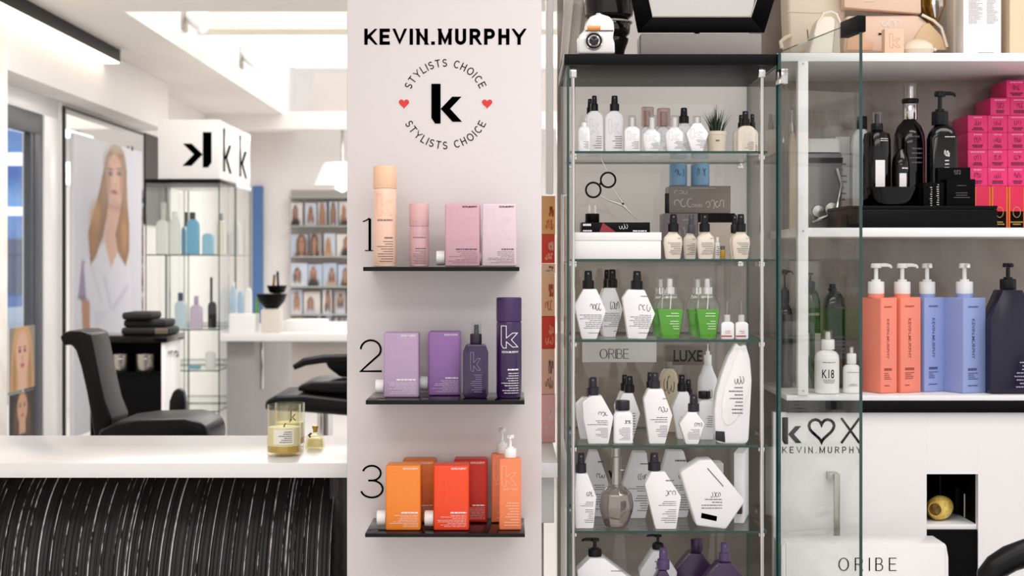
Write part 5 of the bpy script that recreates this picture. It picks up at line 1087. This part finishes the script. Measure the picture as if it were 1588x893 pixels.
P.poly(pu_l([(185, 640), (200, 640), (226, 780), (218, 782)]), 'B9B5C8', 5, .6); P.poly(pu_l([(290, 680), (298, 690), (230, 790), (224, 780)]), 'B4B0C6', 5, .7); P.poly(pu_l([(135, 600), (145, 600), (190, 760), (180, 765)]), 'C0BDCE', 5, .5)
P.poly(pu_l([(150, 790), (220, 785), (160, 860)]), 'C6C3D2', 6, .5)
P.poly(pu_l([(206, 340), (264, 340), (262, 430), (268, 500), (222, 610), (196, 500), (200, 430)]), 'D2A692', 2)
P.poly(pu_l([(210, 330), (264, 330), (258, 372), (214, 366)]), 'A87660', 5, .6)
P.poly(pu_l([(240, 92), (222, 100), (206, 135), (190, 200), (172, 290), (148, 380), (126, 460), (136, 600), (160, 560), (188, 480), (204, 400), (212, 330), (205, 260), (212, 180), (236, 135), (262, 180), (272, 260), (264, 340), (256, 400), (240, 470), (252, 545), (284, 605), (298, 540), (298, 420), (290, 320), (288, 200), (276, 130), (258, 98)]), '8A6036', 2)
for a, b, cl in (((205, 170), (14, 50), '8F7A60'), ((276, 190), (10, 50), '8F7A60'), ((158, 390), (24, 60), 'C08E52'), ((150, 480), (18, 70), 'A8743F'), ((185, 440), (10, 60), '8E6238'), ((276, 470), (14, 70), 'C08A50'), ((262, 500), (9, 50), '94683C'), ((192, 300), (10, 60), '9A7650'), ((282, 330), (8, 70), 'A07A54'), ((240, 112), (30, 18), 'B8A48A')):
    c0 = pu(*a); c1 = pu(a[0]+b[0], a[1]); c2 = pu(a[0], a[1]-b[1]); P.ell(c0[0], c0[1], abs(c1[0]-c0[0]), abs(c2[1]-c0[1]), cl, .9, .75)
def pe(u, v, ru, rv, col, soft=.4, k=1.):
    c0 = pu(u, v); c1 = pu(u+ru, v); c2 = pu(u, v-rv); P.ell(c0[0], c0[1], abs(c1[0]-c0[0]), abs(c2[1]-c0[1]), col, soft, k)
pe(238, 240, 33, 104, 'D3A590', .25); pe(210, 250, 11, 80, 'A87862', 1., .8); pe(268, 255, 9, 80, 'A87862', 1., .8); pe(238, 160, 26, 14, 'C2937C', 1., .6)
for ex in (220, 257):
    pe(ex, 214, 12, 11, '8F6E60', .8, .8); pe(ex, 215, 7, 7, '2A2E38', .6); pe(ex, 195, 13, 5, '7A543E', .8, .9)
pe(240, 262, 5, 8, 'B88974', .9, .8); pe(238, 240, 3, 22, 'E8C6B6', .9, .6); pe(237, 292, 14, 9, '9C4A50', .5); pe(237, 330, 20, 8, 'BC8E7A', 1., .5)
P.sheet('portrait_print', PY1-PY0, PZ1-PZ0, t, M_print, (0, 0, 0), (0, 0, math.pi/2))
def portrait(nx, ny, bg, hair, top, skin='D8AC96', seed=0, cx=.5, cy=.62, r=.17):
    rnd = random.Random(seed); P = Paint(nx, ny, bg); h = r*1.55
    P.poly([(cx-.42, -.05), (cx-.36, .2), (cx-.12, cy-h*1.1), (cx+.12, cy-h*1.1), (cx+.36, .2), (cx+.42, -.05)], top, 1)
    P.ell(cx, cy-.02, r*1.65, h*1.45, hair, .2); P.poly([(cx-r*1.7, cy), (cx+r*1.7, cy), (cx+r*2.0, cy-h*2.3), (cx+r*1.0, cy-h*2.5), (cx, cy-h*1.5), (cx-r*1.0, cy-h*2.5), (cx-r*2.0, cy-h*2.3)], hair, 1)
    P.poly([(cx-r*.5, cy), (cx+r*.5, cy), (cx+r*.7, cy-h*1.7), (cx-r*.7, cy-h*1.7)], skin, 1); P.ell(cx, cy-.02, r, h, skin, .25)
    for d in (-1, 1):
        P.ell(cx+d*r*.42, cy+h*.1, r*.2, h*.08, '3A3030', .6); P.ell(cx+d*r*1.25, cy-h*.9, r*.3, h*.9, '7A5232', .9, .5); P.ell(cx+d*r*.42, cy+h*.26, r*.26, h*.05, '6A4A38', .8, .7)
    P.ell(cx, cy-h*.22, r*.12, h*.12, 'B07E68', .9, .7); P.ell(cx, cy-h*.52, r*.32, h*.09, 'B0505A', .6); return P
# small photo prints at the window
for lab, py0, py1, pr_ in (('small portrait photo of a blonde woman stuck low on the window', 508, 607, portrait(48, 60, '8E8078', 'C79A68', 'B98A70', seed=1, cy=.58, r=.24)), ('second portrait photo on the window, below the blonde portrait', 611, 690, portrait(48, 50, '241C1A', '3A2A22', '1E1A1A', 'C79A80', 2, cy=.7, r=.2))):
    Ya, Yb = 7.42, 7.82; t = thing('photo_print', lab, 'photo', (-2.494, Ya, Zp(py1, 7.5)), group='portrait photos on the window')
    h = Zp(py0, 7.5)-Zp(py1, 7.5); part('card', B(-.005, -.0008, 0, Yb-Ya, 0, h), M_white, t); pr_.sheet('portrait_print', Yb-Ya, h, t, M_print, (0, 0, 0), (0, 0, math.pi/2))
# twin glass cabinets with sign boxes
def far_cabinet(lab, y0, y1, sign, front):
    X0, X1 = -2.07, -1.655; cx, cy = (X0+X1)/2, (y0+y1)/2; hx, hy = (X1-X0)/2, (y1-y0)/2
    t = thing('glass_cabinet', lab, 'display cabinet', (cx, cy, 0), group='glass cabinets in the salon')
    zt = 1.742
    part('top_board', B(-hx-.005, hx+.005, -hy, hy, zt, zt+.022), M_black if front else M_white, t, .001); part('base_board', B(-hx, hx, -hy, hy, 0, .06), M_white, t, .001)
    for sx in (-1, 1): part('side_glass', slab(sx*hx-.003, sx*hx+.003, -hy+.004, hy-.004, .0605, zt-.0005, 'x'), [M_glass, M_edge], t)
    part('front_glass', slab(-hx+.004, hx-.004, -hy, -hy+.005, .0605, zt-.0005, 'y'), [M_glass, M_edge], t)
    for zz in (1.336, .912, .68, .45):
        part('glass_shelf', slab(-hx+.005, hx-.005, -hy+.008, hy-.008, zz-.003, zz+.003, 'z'), [M_shelf_glass, M_edge], t)
    for ax in (-1, 1): part('support_rod', MB().lathe([(.007, .0605), (.007, zt-.0005)], 10, (ax*(hx-.03), hy-.03)), M_chrome, t)
    sb = thing('sign_box', sign, 'sign', (cx+.03, cy, zt+.0225), group='sign boxes on the glass cabinets')
    w0 = -hx+.04; bz = .335
    part('box', B(w0, hx-.03, -hy+.004, hy-.004, 0, bz), M_white, sb, .002)
    p = MB()
    if front: klogo(p, -.03, .065, .165, .2, -hy+.0035, True); part('logo_letter', p, M_ink, sb, smooth=False)
    p = MB(); q = MB(); textfit(q, 'k', 0, .27, .05, .30, 0, .006); p.add([(hx-.0292, x_-.13, z_) for x_, y_, z_ in q.v], q.f); part('side_letter', p, M_ink, sb, smooth=False)
    return t
far_cabinet('glass cabinet with black top in the salon, topped by a reversed k sign', 8.45, 8.945, 'white sign box with a bold mirrored black k', True)
far_cabinet('glass cabinet behind the first one in the salon', 8.96, 9.46, 'white sign box farther back with a thin black k on its side', False)
def fb_(name, lab, Y, zb, x0, x1, yt, col, cap=None, shape='rect', rough=.35, grp='bottles in the salon cabinets'):
    return bottle(name, lab, 'bottle', Y, zb, x0, x1, yt, shape, mat('far_'+col, col, rough), cap, None, group=grp)
zs1 = 1.3395
fb_('white_bottle', 'white pump bottle leftmost in the salon cabinet', 8.56, zs1, 241, 261, 341, 'ECEBE8', [('cyl', 248, 257, 314, 340.8, mat('far_pale', 'DADBD2', .4))])
fb_('white_bottle', 'white bottle second from left in the salon cabinet', 8.56, zs1, 262.5, 278, 340, 'E6E7E3', [('cyl', 266, 275, 328, 339.8, M_whitep)])
fb_('blue_bottle', 'bright blue bottle with black cap in the salon cabinet', 8.56, zs1, 288.5, 308, 340, '5FA9CC', [('cyl', 293, 302, 329, 339.8, M_cap)])
fb_('blue_bottle', 'small pale blue bottle right of the bright blue one', 8.56, zs1, 313, 331, 362, '8CBFD8')
fb_('blue_bottle', 'narrow blue bottle behind the bright blue one', 8.7, zs1, 281, 288, 352, '6AA3C4', [('cyl', 286, 291, 329, 351.8, M_cap)])
fb_('cream_bottle', 'cream bottle with dark cap near the cabinet corner', 8.70, zs1, 336, 349, 342, 'EFE6CE', [('cyl', 339, 345, 331, 341.8, M_cap)])
fb_('dark_bottle', 'dark slim bottle in the second salon cabinet', 9.1, zs1, 352, 358, 358, '4A4858')
fb_('white_bottle', 'white bottle in the second salon cabinet', 9.15, zs1, 361, 372, 345, 'EDECEC')
zs2 = .9155
fb_('blue_bottle', 'pale blue-white bottle with navy cap on the second salon cabinet shelf', 8.56, zs2, 270.5, 288, 467, 'C5D6E2', [('cyl', 275, 283, 454, 466.8, mat('navy_cap', '2A3A5C', .4))])
fb_('lilac_bottle', 'lilac bottle on the second shelf of the salon cabinet', 8.56, zs2, 294, 313, 473, 'C9B4CF', [('cyl', 300, 307, 459, 472.8, mat('lilac_cap', 'B79FC2', .4))])
fb_('black_jar', 'black jar with slim stem on the second salon cabinet shelf', 8.62, zs2, 322, 335, 468, '17171A', [('cyl', 325, 329, 430, 467.8, M_cap)])
fb_('blue_jar', 'small blue jar on the third shelf of the salon cabinet', 8.56, .6835, 292, 310, 566, '7FB0C2')
fb_('white_bottle', 'white bottle on the third shelf of the salon cabinet', 8.56, .6835, 318, 333, 545, 'E8E4E2')
# work table beyond the counter
TZ = .893; t = thing('work_table', 'white work table beside the salon glass cabinets', 'table', (-.6, 9.2, 0))
part('tabletop', B(-1.05, 1.0, -.75, .95, TZ-.045, TZ), M_white, t, .003)
part('side_panel', B(-1.04, -.88, -.6, .85, 0, TZ-.0455), mat('grey_laminate', 'A9A6A6', .35), t, .002)
part('panel_handle', B(-.8795, -.865, -.4, -.37, .55, .82), M_chrome, t, .002)
part('leg', MB().lathe([(.03, 0), (.03, TZ-.0455)], 14, (.9, -.6)), M_chrome, t)
tz = TZ+.0004
carton('white_tub', 'white tub on the left end of the work table', 8.5, tz, 355, 396, 487, .14, M_white)
fb_('blue_bottle', 'pale blue bottle behind the white tub on the work table', 8.75, tz, 357, 366, 445, 'BCD3E6', [('cyl', 359, 364, 437, 444.8, M_whitep)])
fb_('blue_bottle', 'second pale blue bottle behind the white tub', 8.75, tz, 368, 377, 452, 'A8C6DE')
fb_('white_bottle', 'white bottle behind the white tub at its right', 8.78, tz, 379, 390, 446, 'F0EFEE')
fb_('green_bottle', 'slim green bottle between white tub and tool holder', 8.62, tz, 396, 401, 462, '6FA84C')
t = thing('tool_holder', 'clear white tool holder with black bowls on the work table', 'holder', (Xp(418, 8.5), 8.58, tz))
k = 8.5/FPX
part('box', B(-15*k, 15*k, -.05, .05, 0, 36*k), mat('milky_box', 'DDD6CC', .3), t, .004)
part('bowl', MB().lathe([(10*k, 37*k), (20*k, 48*k), (24*k, 60*k), (22*k, 60*k), (0, 45*k)], 24), M_black, t)
part('tint_bowl', MB().lathe([(5*k, 60.5*k), (12*k, 62*k), (16*k, 73*k), (14*k, 73*k), (0, 65*k)], 24, (8*k, 0)), M_black, t)
part('brush', MB().tube([(2*k, 0, 66*k), (4*k, 0, 90*k)], .008, 8), M_gold, t); part('brush', MB().tube([(10*k, 0, 66*k), (9*k, 0, 95*k)], .007, 8), M_black, t)
carton('paper_tray', 'flat white paper tray on the work table', 8.7, tz, 440, 500, 497, .3, M_whitep)
# black trolley
Y = 6.9; k = Y/FPX; t = thing('salon_trolley', 'black salon trolley with open shelf and white side panel', 'trolley', (Xp(200, Y), Y+.25, 0))
def tx(px): return Xp(px, Y)-Xp(200, Y)
ztp = Zp(521, Y)
part('worktop', B(tx(135), tx(260), -.26, .09, ztp-.03, ztp), M_blackg, t, .003)
part('side_panel', B(tx(250), tx(256), -.2495, .07, 0, ztp-.0305), M_white, t, .002)
part('body', B(tx(140), tx(249.6), -.10, .07, 0, ztp-.0305), M_blackm, t); part('side_wall', B(tx(140), tx(146), -.25, -.1005, 0, ztp-.0305), M_blackm, t)
part('shelf', B(tx(146.5), tx(250), -.25, -.1005, Zp(577, Y)-.02, Zp(577, Y)-.0005), M_blackm, t); part('door', B(tx(146.5), tx(250), -.25, -.22, .08, Zp(577, Y)-.0205), M_blackm, t, .002)
q = MB(); scribble(q, -.2, -.09, Zp(560, Y), Zp(545, Y), 0, .006, 3); scribble(q, -.07, .03, Zp(560, Y), Zp(548, Y), 0, .006, 5); p = MB(); p.add([(tx(256)+.0006, x_, z_) for x_, y_, z_ in q.v], q.f); part('panel_marks', p, M_ink, t, smooth=False)['kind'] = 'stuff'
for xa, xb, lab in ((170, 196, 'silver jar on the left in the black trolley'), (208, 236, 'silver jar on the right in the black trolley')):
    j = bottle('silver_jar', lab, 'jar', Y+.02, Zp(577, Y), xa, xb, 549, [(.96, 0), (1, .03), (1, .72), (.97, .74), (1, .76), (1, .97), (.95, 1), (0, 1)], M_steel, None, .07, group='silver jars in the trolley')
t = thing('towel_stack', 'heap of folded black towels on the trolley', 'towels', (Xp(220, Y), Y+.17, ztp+.0005))
for i, (x0, x1, z0, z1, dy) in enumerate(((-38, 38, 0, 12, 0), (-36, 30, 12.4, 24, .02), (-36, 10, 24.4, 36, -.01))):
    mb = B(x0*k, x1*k, -.11+dy, .11+dy, z0*k, z1*k); part('towel', mb, mat('black_towel', '141416', .7, noise=.3, scale=40), t, .012, seg=3)
part('brown_box', B(16*k, 36*k, -.12, -.1105, 2*k, 11*k), mat('dull_brown', '6B5D50', .5), t, .002)
# salon chair in profile
Y = 5.4; k = Y/FPX; X0 = Xp(215, Y); t = thing('salon_chair', 'black leather salon chair with rolled headrest, seen from the side', 'chair', (X0, Y+.17, 0))
def sp_(l): return [(Xp(a, Y)-X0, Zp(b, Y)) for a, b in l]
bk = sp_([(86, 524), (90, 518), (100, 514), (120, 514), (134, 519), (138, 535), (143, 560), (150, 595), (157, 625), (168, 652), (160, 680), (140, 682), (136, 655), (128, 610), (119, 570), (111, 545), (104, 536), (91, 537)])
part('backrest', MB().prism(bk, -.12, .12), M_leather, t, .018, seg=4, ang=60)
st = sp_([(150, 668), (178, 655), (215, 650), (285, 648), (310, 654), (322, 666), (324, 690), (310, 715), (160, 715)])
part('seat', MB().prism(st, -.17, .17), M_leather, t, .02, seg=4, ang=60)
part('column', MB().lathe([(.28, 0), (.28, .02), (.04, .035), (.035, .575)], 28, (.06, 0)), M_chrome, t)
t = thing('stool', 'black round-backed stool beside the trolley', 'stool', (Xp(268, 6.3), 6.4, 0)); k = 6.3/FPX
part('backrest', MB().prism([(-13*k, Zp(650, 6.3)), (-12*k, Zp(625, 6.3)), (-6*k, Zp(609, 6.3)), (2*k, Zp(604, 6.3)), (10*k, Zp(609, 6.3)), (13*k, Zp(630, 6.3)), (13*k, Zp(650, 6.3))], -.03, .03), M_leather, t, .01)
part('seat', MB().lathe([(.15, .46), (.17, .48), (.17, .52), (.14, .54), (0, .54)], 24), M_leather, t); part('back_stem', MB().tube([(0, .02, .53), (0, .0, Zp(648, 6.3))], .012, 8), M_chrome, t)
part('column', MB().lathe([(.2, 0), (.2, .02), (.03, .03), (.025, .459)], 24), M_chrome, t)
# second salon chair to the right
Y = 6.6; k = Y/FPX; X0 = Xp(500, Y); t = thing('salon_chair', 'black salon chair with low cushions half hidden by the pillar', 'chair', (X0, Y+.25, 0))
def sq_(l): return [(Xp(a, Y)-X0, Zp(b, Y)) for a, b in l]
part('seat', MB().prism(sq_([(410, 636), (411, 622), (425, 614), (470, 612), (560, 622), (600, 630), (600, 655), (540, 645), (480, 640)]), -.25, .25), M_leather, t, .015, seg=3)
part('cushion', MB().prism(sq_([(458, 608), (460, 600), (480, 593), (560, 592), (590, 600), (590, 616), (500, 612)]), -.2, .2), M_leather, t, .012, seg=3)
part('armrest', MB().tube([(a, -.2, b) for a, b in sq_([(453, 571), (470, 562), (500, 557), (540, 556), (590, 560)])], [.012, .018, .02, .022, .022], 12), M_leather, t)
part('arm_support', MB().prism(sq_([(494, 560), (560, 552), (560, 590), (520, 590), (500, 575)]), -.06, .06), M_leather, t, .01)
part('column', MB().lathe([(.26, 0), (.26, .02), (.035, .035), (.035, Zp(641, Y))], 24, (-.02, 0)), M_chrome, t)
# far wall: blue doorway, photo rack, lamp
struct('door_1', B(Xp(391, 13.1), Xp(406, 13.1), 13.12, 13.1995, 0, Zp(288, 13.1)), mat('blue_door', '4F74A8', .4), 'narrow blue door in the far wall')
t = thing('photo_rack', 'glass wall rack filled with portrait photos on the far wall', 'rack', (Xp(492, 12.9), 13.08, 0))
k = 12.9/FPX
part('back_panel', B(-48*k, 70*k, .09, .1195, Zp(600, 12.9), Zp(292, 12.9)), mat('rack_grey', 'B4ABA6', .4), t)
for py in (300, 345, 393, 440, 484, 525): part('glass_ledge', B(-48*k, 70*k, -.06, .0895, Zp(py+6, 12.9), Zp(py+6, 12.9)+.012), mat('ledge', 'A9B0AE', .2), t)
rnd = random.Random(8); n = 0
hc = ['6A4428', '3A261A', 'B98A54', '8A5A34', '2A1C16', 'A87A50']; bgc = ['C9D2DE', 'D8D0CC', 'A8A09C', 'E2DCD8', 'B8C4D4', '8A8480']
for r, py in enumerate((345, 393, 440, 484, 525)):
    x = -46
    while x < 62:
        w = rnd.choice((14, 18, 22, 26)); hgt = rnd.uniform(33, 40)
        pp = portrait(12, 16, rnd.choice(bgc), rnd.choice(hc), rnd.choice(('E0DCDC', '3A3634', 'B8A090', 'C8C4D0')), skin='B08670', seed=n, cy=.6+rnd.uniform(-.08, .08), cx=.5+rnd.uniform(-.15, .15), r=rnd.uniform(.11, .2))
        pp.sheet('photo', w*k, hgt*k, t, M_print, (x*k, .02, Zp(py+6, 12.9)+.0125), (0, 0, 0)); x += w+rnd.choice((1, 2, 4)); n += 1
t = thing('pendant_lamp', 'white pendant lamp with wide shade near the far wall', 'lamp', (Xp(530, 12.3), 12.35, Zp(288, 12.3)))
k = 12/FPX
part('shade', MB().lathe([(45*k, 0), (46*k, .003), (30*k, 36*k), (0, 36.5*k)], 28), mat('lamp_shade', 'F6F2EC', .5), t)
part('rod', MB().tube([(0, 0, 36.6*k), (0, 0, 2.3795-Zp(288, 12.3))], .012, 8), M_steel, t)
part('bulb', MB().lathe([(0, -.05), (.06, -.02), (.05, .0-.001)], 16), mat('bulb_glow', 'FFF6E6', .5, emit=6), t)
